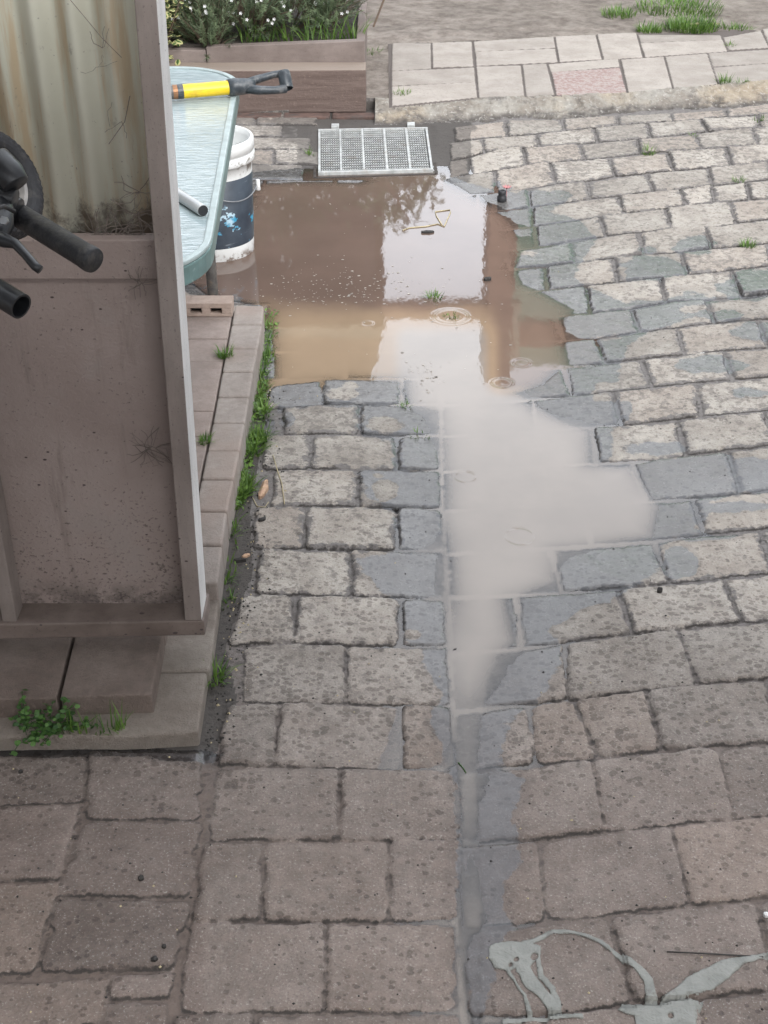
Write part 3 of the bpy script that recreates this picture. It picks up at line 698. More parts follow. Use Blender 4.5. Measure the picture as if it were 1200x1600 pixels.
# outer ground to the horizon
b = MB()
def hole_sheet(b, x0, x1, y0, y1, S, z, mi=0):
    for (a0, a1, c0, c1) in [(-S, S, y1, S), (-S, S, -S, y0), (-S, x0, y0, y1), (x1, S, y0, y1)]:
        b.add([(a0, c0, z), (a1, c0, z), (a1, c1, z), (a0, c1, z)], [(0, 1, 2, 3)], mi)
hole_sheet(b, xs[0]+.02, xs[-1]-.02, ys[0]+.02, ys[-1]-.02, 120, -.004)
tag(b.build('ground', M['soil']), kind='structure')
b = MB(); b.box(((-2+6)/2+.0, 10.9, -.02), (14, 6.5, .12)); tag(b.build('soil_bank', M['soil']), kind='structure')

# water
WZ = -.006
under = (Z < WZ+.002) & (spud > -.16) & (reg == 0) & (sg < -.012) & ~((PX < 250))
dil = under.copy()
for s in (1, 2):
    dil[:, s:] |= under[:, :-s]; dil[:, :-s] |= under[:, s:]; dil[s:, :] |= under[:-s, :]; dil[:-s, :] |= under[s:, :]
dil &= (sg < -.006) & (GX > -1.0)
ringpx = [(575,505,.018,.3),(815,567,.026,.5),(785,598,.03,.7),(705,494,.055,.22),(727,745,.026,.28),(812,838,.034,.28),(660,350,.03,.1)]
rings = [(*g(a, b_, WZ).xy, r, k) for a, b_, r, k in ringpx]
emitw = emit('puddle', dil, water_mat(rings), dict(depth=np.maximum(0, WZ-Z), silt_refl=(1-.85*sstep(PX, 745, 790)*sstep(625-PY, 0, 30))*.5*sstep(PY+n_a*30, 450, 510)+(1-.9*sstep(PX, 745, 790)*sstep(625-PY, 0, 30))*.5*np.maximum(sstep(PY, 590, 680), sstep(PX, 600, 640)*sstep(PY, 490, 530))), zarr=np.full(GX.shape, WZ))  # tone zones end where the mirrored house and pier do
tag(emitw, kind='structure')

# ------------------------------------------------------------------ raised brick path, slabs
BZ = .09; SZ = .042; UZ = .088
def quadprism(b, px, z1, z0, inset=.0015, jit=.0015):
    pts = [Vector(g(x, y, z1).xy) for x, y in px]; c = sum(pts, Vector((0, 0)))/len(pts)
    pts = [p+(c-p).normalized()*inset for p in pts]; dz = random.uniform(-jit, jit)
    n = len(pts); area = sum(pts[i].x*pts[(i+1) % n].y-pts[(i+1) % n].x*pts[i].y for i in range(n))
    if area < 0: pts = pts[::-1]
    b.prism([tuple(p) for p in pts], z0, z1+dz)
ey = [476, 506, 544, 580, 619, 660, 704, 749, 799, 851, 911]
def er(y): return np.interp(y, [476,505,544,583,622,664,706,752,804,856,911], [413,411,403.5,396,390,383,375,366,355,348,341])
def el(y): return np.interp(y, [476,528,570,641,710,781,911], [366,357,348,335,322,307,281])
b = MB()
for a, c in zip(ey, ey[1:]): quadprism(b, [(el(a), a), (er(a), a), (er(c), c), (el(c), c)], BZ, -.03, .0036, .0022)
tag(b.build('brick_edging', M['brick_pave'], bevel=.006, seg=3), kind='structure')
b = MB(); py_ = [476, 529, 565, 643, 682, 765, 850, 925]
for a, c in zip(py_, py_[1:]):
    for k in range(4):
        wd = 130*(a+500)/1000; wd2 = 130*(c+500)/1000
        quadprism(b, [(el(a)-k*wd, a), (el(a)-(k+1)*wd, a), (el(c)-(k+1)*wd2, c), (el(c)-k*wd2, c)][::-1], BZ-.002, -.03, .003, .0022)
tag(b.build('brick_path', M['path_pave'], bevel=.003), kind='structure')
b = MB()
quadprism(b, [(-250, 915), (344, 936), (329, 1048), (-250, 1056)], SZ, -.03, .002)
quadprism(b, [(-250, 1057), (325, 1050), (311, 1144), (196, 1151), (-250, 1154)], SZ-.001, -.03, .002)
lowslab = b.build('lower_step', M['slab_rough'], bevel=.006, seg=3); tag(lowslab, kind='structure')
b = MB()
quadprism(b, [(118, 985), (257, 985), (238, 1086), (92, 1090)], UZ, SZ-.004, .003)
quadprism(b, [(-110, 990), (116, 985), (90, 1091), (-130, 1097)], UZ-.001, SZ-.004, .003)
quadprism(b, [(-110, 925), (270, 920), (258, 983), (-110, 988)], UZ-.001, SZ-.004, .003)
tag(b.build('upper_step', M['slab'], bevel=.004, seg=3), kind='structure')
# thin edging board in front of the step
b = MB(); a = g(-240, 1174); c = g(251, 1171)
b.hexa([Vector((a.x, a.y, 0)), Vector((c.x, c.y, 0)), Vector((c.x, c.y+.012, 0)), Vector((a.x, a.y+.012, 0)), Vector((a.x, a.y, .028)), Vector((c.x, c.y, .030)), Vector((c.x, c.y+.012, .030)), Vector((a.x, a.y+.012, .028))])
tag(b.build('edging_board', M['sleeper'], bevel=.0015), 'low dark timber edging board in front of the concrete step', 'edging board')

# hollow brick under the table
hb = wy(255, 497, 3.49); hx0 = wy(245, 490, 3.49).x; hx1 = wy(363, 490, 3.49).x
b = MB(); z0, z1 = BZ, BZ+.043; yb0, yb1 = 3.49, 3.55
cells = []; x = hx1-.03
# face with openings: build frame bars between openings
open_c = [wy(p, 488, 3.49).x for p in (337.5, 306, 279, 252)]
edges = [hx1]
for oc in open_c: edges += [oc+.0165, oc-.0165]
edges.append(hx0-.03)
b.box(((hx1+edges[-1])/2, 3.52, z1-.008), (hx1-edges[-1], .06, .016))
b.box(((hx1+edges[-1])/2, 3.52, z0+.005), (hx1-edges[-1]-.0004, .0596, .010))
for i in range(0, len(edges), 2):
    xa, xb = edges[i], edges[i+1]; b.box(((xa+xb)/2, 3.52, (z0+z1)/2-.0035), (abs(xa-xb)-.0004, .0594, .0182))
hbk = b.build('hollow_brick', M['clay'], bevel=.002)
tag(hbk, 'salmon coloured hollow clay brick lying under the table leg', 'brick')
b = MB(); b.box(((hx1+edges[-1])/2, 3.53, (z0+z1)/2-.0035), (hx1-edges[-1]-.02, .03, .017)); ch = b.build('hole_shade', M['dark'], hbk)  # near-black block standing in for shade inside the openings

# ------------------------------------------------------------------ partition: panel, posts, rails, corrugated sheet
pt = empty('partition', wy(160, 990, 1.95), 'weathered timber framed partition with corrugated iron above a speckled panel', 'partition')
YF = 1.93
def pxslab(b, px, Y, dep, extra=0):
    f = [wy(x, y, Y) for x, y in px]       # bl, br, tr, tl
    k = [v+Vector((0, dep, 0)) for v in f]
    b.hexa([f[0], f[1], k[1], k[0], f[3], f[2], k[2], k[3]])
b = MB(); pxslab(b, [(289, 969.5), (315.5, 969.5), (226, -260), (188, -260)], YF, .075); b.mi[3] = 1; b.build('post', [M['post'], M['post_lit_side']], pt, bevel=.002)  # right face gets the paler, light-painted copy
b = MB(); pxslab(b, [(6, 982.5), (28, 981.5), (-130, 80), (-165, 80)], YF, .05); b.build('post', M['post'], pt, bevel=.002)
b = MB(); zt, zb = wy(300, 970, YF).z, wy(300, 993, YF).z; xr = wy(319.5, 980, YF).x
b.hexa([(-1.5, YF-.03, zb-.004), (xr, YF, zb), (xr, YF+.09, zb), (-1.5, YF+.07, zb-.004), (-1.5, YF-.03, zt-.004), (xr, YF, zt), (xr, YF+.09, zt), (-1.5, YF+.07, zt-.004)])
b.build('bottom_rail', M['rail'], pt, bevel=.003)
zj = wy(150, 436, 1.985).z; zs = wy(150, 376, 1.975).z; xp = wy(300, 900, 1.985).x
b = MB(); b.box(((-1.5+xp)/2, 1.991, (zt+zj)/2), (xp+1.5, .012, zj-zt)); b.build('panel_board', M['panel'], pt)
b = MB(); b.box(((-1.5+xp)/2, 1.9945, (zj+zs)/2+.001), (xp+1.5, .033, zs-zj-.002)); b.build('middle_rail', M['panel'], pt, bevel=.002)
b = MB(); npx = 700; xL, xR = -1.5, wy(225, 350, 2.0).x+.02; pit = .057; amp = .0085
vs = []; fs = []
for i in range(npx+1):
    x = xL+(xR-xL)*i/npx; yo = 2.0205+amp*math.sin(2*math.pi*x/pit)
    vs += [(x, yo, zs-.03), (x, yo, 2.3), (x, yo+.001, 2.3), (x, yo+.001, zs-.03)]
for i in range(npx):
    a = 4*i
    for k in range(4): fs.append((a+k, a+(k+1) % 4, a+4+(k+1) % 4, a+4+k))
b.add(vs, fs); cs = b.build('corrugated_sheet', M['corr'], pt, smooth=True)
# off-frame legs that carry the frame
for X in (-1.46, -.95):
    b = MB(); b.box((X, 1.97, .065+SZ/2), (.05, .06, .13-SZ)); b.build('foot_block', M['rail'], pt)
# cobwebs with trapped dirt
def web(pts, n, spread, name, rad=.0006, parent=pt, mat='cobweb'):
    b = MB(); r = random.Random(hash(name) % 1000)
    for k in range(n):
        c = Vector(r.choice(pts)); p = [c]; d = Vector((r.gauss(0, 1), 0, r.gauss(-.2, .8))).normalized()
        for j in range(5): d = (d+Vector((r.gauss(0, .35), 0, r.gauss(0, .35)))).normalized(); p.append(p[-1]+d*spread/5*r.uniform(.5, 1.3))
        b.tube(p, rad*r.uniform(.5, 1.4), 4, False)
    return b.build(name, M[mat], parent)
web([wy(150+i*10, 366, 2.0) for i in range(8)]+[wy(205, 350, 2.0), wy(212, 335, 2.0), wy(218, 300, 2.0)], 90, .05, 'cobweb')
web([wy(235, 700, 1.98), wy(228, 702, 1.98), wy(243, 700, 1.98)], 26, .05, 'cobweb', .0005)
web([wy(215, 440, 1.97), wy(222, 442, 1.97)], 14, .03, 'cobweb')
web([wy(160, 75, 2.0), wy(175, 160, 2.0), wy(190, 190, 2.0), wy(150, 105, 2.0)], 9, .035, 'cobweb', .0004)
b = MB(); b.tube([wy(110, 0, 2.0), wy(160, 60, 2.0), wy(190, 90, 2.0)], .0005, 4); b.tube([wy(203, 150, 2.0), wy(195, 190, 2.0), wy(170, 225, 2.0)], .0008, 4); b.build('cobweb', M['cobweb'], pt)

# ------------------------------------------------------------------ glass patio table
TZ = .72
tb = empty('patio_table', (-.85, 3.05, 0), 'glass topped patio table with green frame, wet with rain', 'table')
ang = math.atan2(.055, 1.1)
def tpt(u, v):   # table plan: u across from right edge (neg = left), v along from near end
    return Vector((-.338+u*math.cos(ang)-v*math.sin(ang), 2.275+v*math.cos(ang)+u*math.sin(ang)))
def rr_outline(inset, Wd=.95, L=1.585, r=.20, n=10):
    o = []
    r2 = max(r-inset, .02)
    for cx, cy, a0 in [(-inset-r2, inset+r2, -90), (-inset-r2, L-inset-r2, 0), (-Wd+inset+r2, L-inset-r2, 90), (-Wd+inset+r2, inset+r2, 180)]:
        for k in range(n+1):
            a = R(a0+90*k/n); o.append(tpt(cx+r2*math.cos(a), cy+r2*math.sin(a)))
    return o
def ringband(b, oo, oi, z0, z1):
    n = len(oo); vs = [(*p, z0) for p in oo]+[(*p, z1) for p in oo]+[(*p, z0) for p in oi]+[(*p, z1) for p in oi]; fs = []
    for i in range(n):
        j = (i+1) % n; fs += [(i, j, n+j, n+i), (2*n+j, 2*n+i, 3*n+i, 3*n+j), (n+i, n+j, 3*n+j, 3*n+i), (j, i, 2*n+i, 2*n+j)]
    b.add(vs, fs)
b = MB(); ringband(b, rr_outline(0), rr_outline(.022), TZ-.046, TZ-.006); b.build('frame', M['tframe'], tb, bevel=.003)
b = MB(); ringband(b, rr_outline(.001), rr_outline(.017), TZ-.0058, TZ+.004); b.build('rim', M['trim'], tb, bevel=.003)
b = MB(); b.prism([tuple(p) for p in rr_outline(.0175)], TZ-.0055, TZ-.0005); b.build('glass_top', M['glass'], tb)
for u, v in ((-.085, .13), (-.115, 1.36), (-.84, .13), (-.84, 1.36)):
    p = tpt(u, v); b = MB(); b.tube([(p.x, p.y, TZ-.04), (p.x, p.y, BZ if v < .2 else (BZ+.0 if u < -.5 else .0))], .0165, 16); lg = b.build('leg', M['chrome'], tb, smooth=True, bevel=.002)

# umbrella collar / pot at the left end of the table (grey fitting)
c = g(245, 128, TZ); b = MB()
b.lathe([(0, 0), (.03, 0), (.032, .01), (.02, .016), (.02, .05), (.026, .055), (.022, .065), (0, .067)], 24, (c.x, c.y, TZ+.0045)); tag(b.build('grey_fitting', M['trim'], smooth=True), 'grey plastic fitting standing on the far end of the table by the post', 'fitting')

# shovel lying on the table
sv = empty('shovel', g(300, 145, TZ), 'shovel with yellow shaft and dark D handle lying across the table', 'shovel')
def s3(px, py, zz): return g(px, py, zz)
zz = TZ+.026
pA, pB, pC, pD = s3(225, 148, zz), s3(284, 143, zz), s3(358, 137, zz), s3(392, 134, zz+.002)
b = MB(); b.tube([s3(-60, 165, TZ+.02), pA, s3(272, 144, zz)], [.017, .017, .0175], 18); b.build('shaft', M['chrome'], sv, smooth=True, bevel=.001)
b = MB(); b.tube([s3(270, 144, zz), s3(277, 143.5, zz)], .0188, 18); b.build('band', M['copper'], sv)
b = MB(); b.tube([s3(277, 143.5, zz), s3(286, 142.8, zz)], .0192, 18); b.build('collar', M['dgrip'], sv)
b = MB(); b.tube([s3(285, 142.9, zz), s3(358, 136.8, zz)], .0185, 24); b.build('grip_sleeve', M['yellow'], sv, smooth=False)
b = MB()
b.tube([s3(356, 137, zz), s3(366, 136, zz), s3(385, 134.5, zz), s3(398, 133.5, zz)], [.0215, .0235, .021, .0165], 18)
# fork arms to the cross bar
b.tube([s3(382, 131, zz+.004), s3(402, 124, zz+.010), s3(428, 116.5, zz+.016), s3(442, 115, zz+.018)], [.012, .011, .0095, .0105], 10)
b.tube([s3(382, 138, zz-.004), s3(405, 141, zz-.008), s3(430, 141, zz-.010), s3(446, 138.5, zz-.010)], [.013, .012, .0105, .012], 10)
b.build('handle_fork', M['dgrip'], sv, smooth=True)
e0 = s3(443, 112, zz+.024); e1 = s3(448.5, 138.5, zz-.014)
b = MB(); dirv = (e1-e0).normalized()
n = 20
b.tube([e0, e0+(e1-e0)*.1, e0+(e1-e0)*.9, e1], [.0155, .0175, .0175, .0165], n, cap=False)
b.tube([e1, e0], [.0125, .0125], n, cap=False); b.build('cross_grip', M['dgrip'], sv, smooth=True)

# light pipe on the table
b = MB(); q0 = g(205, 256, TZ+.012); q1 = g(317, 329, TZ+.012); b.tube([q0, q1], .0125, 24)
pp = b.build('metal_pipe', M['pipe'], smooth=True, bevel=.001); tag(pp, 'pale grey metal pipe lying on the wet glass table', 'pipe')
dq = (q1-q0).normalized(); b = MB(); b.tube([q1+dq*.0003, q1+dq*.002], .0112, 24); b.build('end_plug', M['blackend'], pp)

# ------------------------------------------------------------------ bucket
bc = Vector((-.588, 4.28, -.012))
bk = empty('bucket', bc, 'white plastic bucket with dark torn label standing in the puddle', 'bucket')
rb, rt_, hh = .131, .143, .405
def br(z): return rb+(rt_-rb)*z/hh
b = MB(); b.lathe([(0, 0), (rb-.004, 0), (rb, .004), (br(.06), .06), (br(.29), .29), (br(.325), .325), (br(.327)+.008, .327), (br(.34)+.010, .331), (br(.352)+.010, .352), (br(.354)+.003, .354), (br(.36)+.003, .360), (br(.362)+.009, .363), (br(.39)+.008, .395), (br(.40)+.004, .402), (br(.40)-.004, .402), (br(.38)-.005, .38), (br(.04)-.003, .012), (0, .010)], 72, bc)
b.build('body', M['bucket'], bk, smooth=True)
# torn label: a sleeve with ragged lower windows
b = MB(); b.lathe([(br(.052)+.0006, .052), (br(.285)+.0006, .285), (br(.285)+.0001, .2853), (br(.052)+.0001, .0518), (br(.052)+.0006, .052)], 72, bc); b.build('label', M['blabel'], bk, smooth=True)
b = MB(); pts = []
for k in range(15):
    a = R(-115+115*k/14); dr = -.05*math.sin(math.pi*k/14)
    pts.append(bc+Vector(((rt_+.010)*math.cos(a), (rt_+.010)*math.sin(a), .30+dr-.06*(k/14))))
b.tube([bc+Vector(((br(.3)+.004)*math.cos(R(-140)), (br(.3)+.004)*math.sin(R(-140)), .325))]+pts, .0022, 8, True); b.build('bail_wire', M['wire'], bk, smooth=True)
b = MB(); e = pts[-1]; b.tube([e+Vector((.004, -.003, .014)), e+Vector((.004, -.003, -.022))], [.007, .0085], 12); b.build('bail_grip', M['white_plastic'], bk, smooth=True, bevel=.001)

# ------------------------------------------------------------------ drain grate
G = gxy([(497,202),(668,199),(677,265),(497,270)], .006); cen = sum((Vector(p) for p in G), Vector((0, 0)))/4
dg = empty('drain_grate', (cen.x, cen.y, 0), 'galvanised steel drain grate set at the edge of the puddle', 'grate')
def gq(u, v): a = Vector(G[0]).lerp(Vector(G[1]), u); c = Vector(G[3]).lerp(Vector(G[2]), u); return a.lerp(c, v)
def bar(b, p, q, wdt, z0, z1):
    d = (q-p).normalized(); nrm_ = Vector((-d.y, d.x))*wdt/2
    b.hexa([(*(p-nrm_), z0), (*(q-nrm_), z0), (*(q+nrm_), z0), (*(p+nrm_), z0), (*(p-nrm_), z1), (*(q-nrm_), z1), (*(q+nrm_), z1), (*(p+nrm_), z1)])
b = MB()
for a, c in (((0, .012), (1, .012)), ((0, .988), (1, .988))): bar(b, gq(*a), gq(*c), .012, -.03, .008)
for a, c in (((.012, .03), (.012, .97)), ((.988, .03), (.988, .97))): bar(b, gq(*a), gq(*c), .010, -.03, .0075)
b.build('frame', M['steel'], dg, bevel=.001)
b = MB()
nb = 19
for k in range(1, nb):
    v = k/nb; 
    # serrated bearing bars
    p, q = gq(.03, v), gq(.97, v); ns = 46; d = (q-p)/ns
    for s in range(ns):
        bar(b, p+d*s, p+d*(s+.6), .0110, .0040, .0078); bar(b, p+d*(s+.6), p+d*(s+1), .0060, .0015, .0045)
b.build('serrated_bars', M['steel'], dg)
b = MB()
for k in range(1, 5): bar(b, gq(k/5, .03), gq(k/5, .97), .009, -.012, .0092)
b.build('cross_bars', M['steel'], dg, bevel=.001)
for u_, v_ in ((.155, -.03), (.85, -.035)):
    p = gq(u_, v_); b = MB(); b.box((p.x, p.y+.012, .010), (.034, .045, .012), 0); b.build('lug', M['steel'], dg, bevel=.002)
b = MB(); ringpts = gxy([(492,200),(672,197),(682,270),(492,276)])
b2 = [Vector(p) for p in ringpts]
for i in range(4): bar(b, b2[i], b2[(i+1) % 4], .012, -.1, -.004)
b.build('pit_frame', M['dark_soil'], dg)
b = MB(); b.prism([tuple(v) for v in b2[::-1]], -.089, -.085); b.build('pit_shade', M['dark'], dg)  # near-black sheet standing in for shade below the grate

# ------------------------------------------------------------------ planter of old sleepers
pl = empty('planter', (-.8, 6.1, 0), 'planter bed of dark old railway sleepers behind the drain', 'planter')
y0 = 5.90; xe = wy(572, 150, y0).x; zt1 = wy(480, 112, y0).z
b = MB(); b.hexa([(-2.4, y0-.02, .012), (xe, y0, .012), (xe, y0+.16, .012), (-2.4, y0+.16, .012), (-2.4, y0-.02, zt1), (xe, y0, zt1+.008), (xe, y0+.16, zt1+.004), (-2.4, y0+.16, zt1)]); b.build('sleeper', M['sleeper'], pl, bevel=.006)
y1 = 6.06; xe1 = wy(570, 90, y1).x; zt2 = wy(500, 68, y1).z; xm = wy(321, 80, y1).x
b = MB(); b.hexa([(xm+.004, y1, zt1-.01), (xe1, y1, zt1-.01), (xe1, y1+.05, zt1-.01), (xm+.004, y1+.05, zt1-.01), (xm+.004, y1, zt2-.015), (xe1, y1, zt2+.012), (xe1, y1+.05, zt2+.012), (xm+.004, y1+.05, zt2-.015)]); b.build('board', M['board2'], pl, bevel=.004)
b = MB(); b.box(((xm-2.4)/2, y1+.03, (zt1-.01+zt2-.03)/2), (xm+2.4, .05, zt2-.02-zt1)); b.build('board', M['board2'], pl, bevel=.004)
b = MB(); b.box((xe1-.02, y1+.5, (zt2)/2), (.04, .9, zt2)); b.build('board', M['board2'], pl, bevel=.004)
b = MB(); b.box((-1.7, 7.05, .17), (1.4, .12, .38)); b.build('sleeper', M['sleeper'], pl, bevel=.006)
b = MB(); b.box(((xe1-2.4)/2, 6.6, .13), (xe1+2.36, .96, .26)); tag(b.build('planter_soil', M['dark_soil'], pl))
# brick footing strip under the sleepers
b = MB(); x = -2.0
while x < xe-.02:
    L = .22; b.box((x+L/2, y0-.055, .004), (L-.012, .07, .03)); x += L
tag(b.build('brick_footing', simple('red_brick', (.12, .075, .062), .85, 0, .4, 30, .004, dirt=(.075, .065, .06), dscale=14), bevel=.004), kind='structure')

# ------------------------------------------------------------------ plants
def leafmesh(name, quads, mat, parent=None, rnd=None, mid=None):
    V = np.array([p for q in quads for p in q], dtype=np.float32); n = len(quads); k = len(quads[0])
    me = bpy.data.meshes.new(name); me.from_pydata([tuple(v) for v in V], [], [tuple(range(i*k, i*k+k)) for i in range(n)])
    r = np.repeat(np.random.RandomState(n).rand(n) if rnd is None else np.array(rnd), k)
    at = me.attributes.new('rnd', 'FLOAT', 'POINT'); at.data.foreach_set('value', r.astype(np.float32))
    if mid is not None:
        at = me.attributes.new('mid', 'FLOAT', 'POINT'); at.data.foreach_set('value', np.tile(np.array(mid, np.float32), n))
    me.materials.append(mat); o = bpy.data.objects.new(name, me); COL.objects.link(o)
    if parent is not None: o.parent = parent; o.matrix_parent_inverse = parent.matrix_world.inverted()
    return o
def blade(base, d, L, wdt, bend, r):
    """three quads as a strip -> list of quads"""
    side = Vector((-d.y, d.x, 0)); side = side.normalized() if side.length > 1e-4 else Vector((1, 0, 0)); side *= wdt/2
    out = []; p = Vector(base); dirn = (Vector((0, 0, 1))+d*.35).normalized(); prev = p; pw = 1.0
    for k in range(3):
        dirn = (dirn+d*bend*.5+Vector((0, 0, -bend*.25))).normalized(); nx_ = prev+dirn*L/3; nw = [.85, .55, .06][k]
        out.append((prev-side*pw, prev+side*pw, nx_+side*nw, nx_-side*nw)); prev, pw = nx_, nw
    return out
def tuft_quads(c, rad, n, L, wdt=.004, zf=None, r=random):
    q = []; rn = []
    for k in range(n):
        a = r.uniform(0, 6.283); rr_ = rad*math.sqrt(r.random()); x, y = c[0]+rr_*math.cos(a), c[1]+rr_*math.sin(a)
        z = (zf(x, y) if zf else c[2])-.003; a2 = a+r.gauss(0, .8); d = Vector((math.cos(a2), math.sin(a2), 0)) * r.uniform(.3, 1.2)
        s = blade((x, y, z), d, L*r.uniform(.5, 1.2), wdt*r.uniform(.6, 1.2), r.uniform(.2, .9), r); q += s; rn += [min(1, max(0, r.gauss(.5, .3)))]*3
    return q, rn
# grass verge along the brick edging (uncountable)
q = []; rn = []
for k in range(60):
    y = random.uniform(478, 960); 
    if 470 < y < 640: wdt_ = 17
    elif y < 790: wdt_ = 30
    else: wdt_ = 18
    dens = 1 if y < 640 else (1.25 if y < 800 else .55)
    if y > 800 and not (805 < y < 860 or 880 < y < 925 or 935 < y < 950): continue
    x = er(min(y, 911))+random.uniform(2, wdt_); p = g(x, y, .0)
    a, c = tuft_quads((p.x, p.y, 0), .022, int(22*dens), .045 if y < 800 else .034, .0042, gz); q += a; rn += c
# low broad leaves between
for k in range(420):
    y = random.uniform(480, 800); x = er(y)+random.uniform(1, 26); p = g(x, y, 0); z = gz(p.x, p.y)+random.uniform(.0, .022); a = random.uniform(0, 6.28); s = random.uniform(.004, .009)
    d = Vector((math.cos(a), math.sin(a), random.uniform(.0, .7)))*s; e = Vector((-math.sin(a), math.cos(a), 0))*s*.6; c = Vector((p.x, p.y, z)); q.append((c-d, c-e, c+d, c+e)); rn.append(random.random())
tag(leafmesh('grass_verge', q, M['grass'], rnd=rn), kind='stuff', label='strip of green grass and clover growing beside the brick edging', cat='grass')
# single tufts: (px, py, plane height, radius, blades, length, label)
T = [
 (336,1068,.0,.022,60,.050,'bright grass tuft in the mud beside the concrete step'),
 (352,556,BZ,.020,70,.034,'weed tuft in the joint beside the edging bricks near the hollow brick'),
 (321,690,BZ,.016,46,.030,'small weed tuft between path paver and edging brick halfway down'),
 (678,464,.0,.022,46,.036,'grass tuft standing out of the puddle below the yellow stalk'),
 (705,492,.0,.020,44,.020,'low grass clump in the puddle with rain rings round it'),
 (634,632,.0,.014,34,.022,'small weed at the lower shore of the puddle between wet pavers'),
 (656,680,.0,.026,26,.018,'thin weed sprigs in a joint at the left edge of the channel'),
 (1013,244,.0,.030,60,.034,'grass tuft between dry pavers near the kerb'),
 (1168,390,.0,.024,70,.036,'bright green tuft among the pavers at the right edge'),
 (1152,288,.0,.022,34,.026,'sparse tuft among the pale pavers at upper right'),
 (1083,216,.0,.020,20,.026,'wispy grass in a joint close below the kerb'),
 (628,146,ZP,.040,60,.026,'dark weed clump on the left end slab of the footpath'),
 (1132,128,ZP,.034,80,.050,'green tuft at the kerb edge of the footpath'),
 (1160,129,ZP,.030,40,.034,'small tuft on the kerb right beside a larger one'),
 (1140,72,ZP,.030,34,.030,'tiny weed in a joint at the back of the footpath'),
 (1080,42,ZP,.15,520,.075,'large bright green grass clump behind the footpath'),
 (1015,45,ZP,.07,150,.060,'small bright grass clump at the back edge of the footpath'),
 (968,20,ZP,.10,170,.060,'pale green grass clump left of the large ones on the bare soil'),
 (1060,12,ZP,.26,600,.055,'wide patch of darker grass at the top of the soil'),
 (1150,42,ZP,.09,100,.045,'sparse grass clump at the right back of the footpath'),
 (484,244,.0,.018,30,.034,'yellowish weed beside the left side of the drain grate'),
 (578,90,.03,.05,70,.08,'yellow green weeds at the right end of the planter'),
 (262,605,BZ,.012,10,.02,'tiny weed in the paver path close to the partition post'),
 (1185,192,.0,.03,26,.03,'dry grass tuft at the foot of the kerb at the right edge'),
 (888,472,.0,.012,14,.016,'tiny weed at the right shore of the puddle'),
 (262,425,.0,.0,0,0,'')]
for px_, py__, zz_, rad, n, L, lab in T:
    if not n: continue
    p = g(px_, py__, zz_); zf = (lambda x, y: BZ) if zz_ == BZ else (gz if zz_ != .03 else (lambda x, y: .02))
    if 470 < py__ < 500 and px_ > 600 or px_ == 678: zf = lambda x, y: WZ-.002
    a, c = tuft_quads((p.x, p.y, zz_), rad, n, L, .0035 if rad < .05 else .006, zf)
    o = leafmesh('grass_tuft', a, M['grass'], rnd=c); o.data.transform(Matrix.Translation((-p.x, -p.y, -zz_))); o.location = (p.x, p.y, zz_)
    tag(o, lab, 'grass tuft', 'tufts of grass and weeds in the yard')
# weeds on the step front
wd = empty('weed', g(68, 1135, SZ), 'leafy clover weed growing over the front of the concrete step', 'weed')
q = []; b = MB()
for k in range(26):
    p0 = g(random.uniform(38, 105), 1150, SZ-.004); p0.y += random.uniform(-.006, .03); a = random.uniform(0, 6.28); d = Vector((math.cos(a)*.4, math.sin(a)*.4-.15, 1)); L = random.uniform(.03, .08); pts = [p0]
    for j in range(4):
        d = (d+Vector((random.gauss(0, .3), random.gauss(0, .3), -.25))).normalized(); pts.append(pts[-1]+d*L/4)
        for m in range(3):
            c = pts[-1]+Vector((random.gauss(0, .004), random.gauss(0, .004), random.gauss(0, .003))); s = random.uniform(.0035, .0062); aa = random.uniform(0, 6.28)
            e1_ = Vector((math.cos(aa), math.sin(aa)*.7, random.uniform(-.2, .5))).normalized()*s; e2_ = Vector((-math.sin(aa), math.cos(aa), .5)).normalized()*s*.85
            q.append(tuple(c+e1_*math.cos(t_)+e2_*math.sin(t_) for t_ in [i*math.pi/3 for i in range(6)]))
    b.tube(pts, .0006, 4)
leafmesh('leaves', q, M['clover'], wd); b.build('stems', M['clover'], wd)
q = []; rn = []
for k in range(70):
    p = g(random.uniform(100, 196), 1148, SZ-.004); s = blade((p.x, p.y+random.uniform(-.004, .02), SZ-.005), Vector((random.gauss(0, .5), random.gauss(-.2, .4), 0)), random.uniform(.02, .07), .0035, random.uniform(.1, .5), random); q += s; rn += [random.random()]*3
o = leafmesh('step_grass', q, M['grass'], rnd=rn); tag(o, 'row of upright grass blades along the front of the concrete step', 'grass')

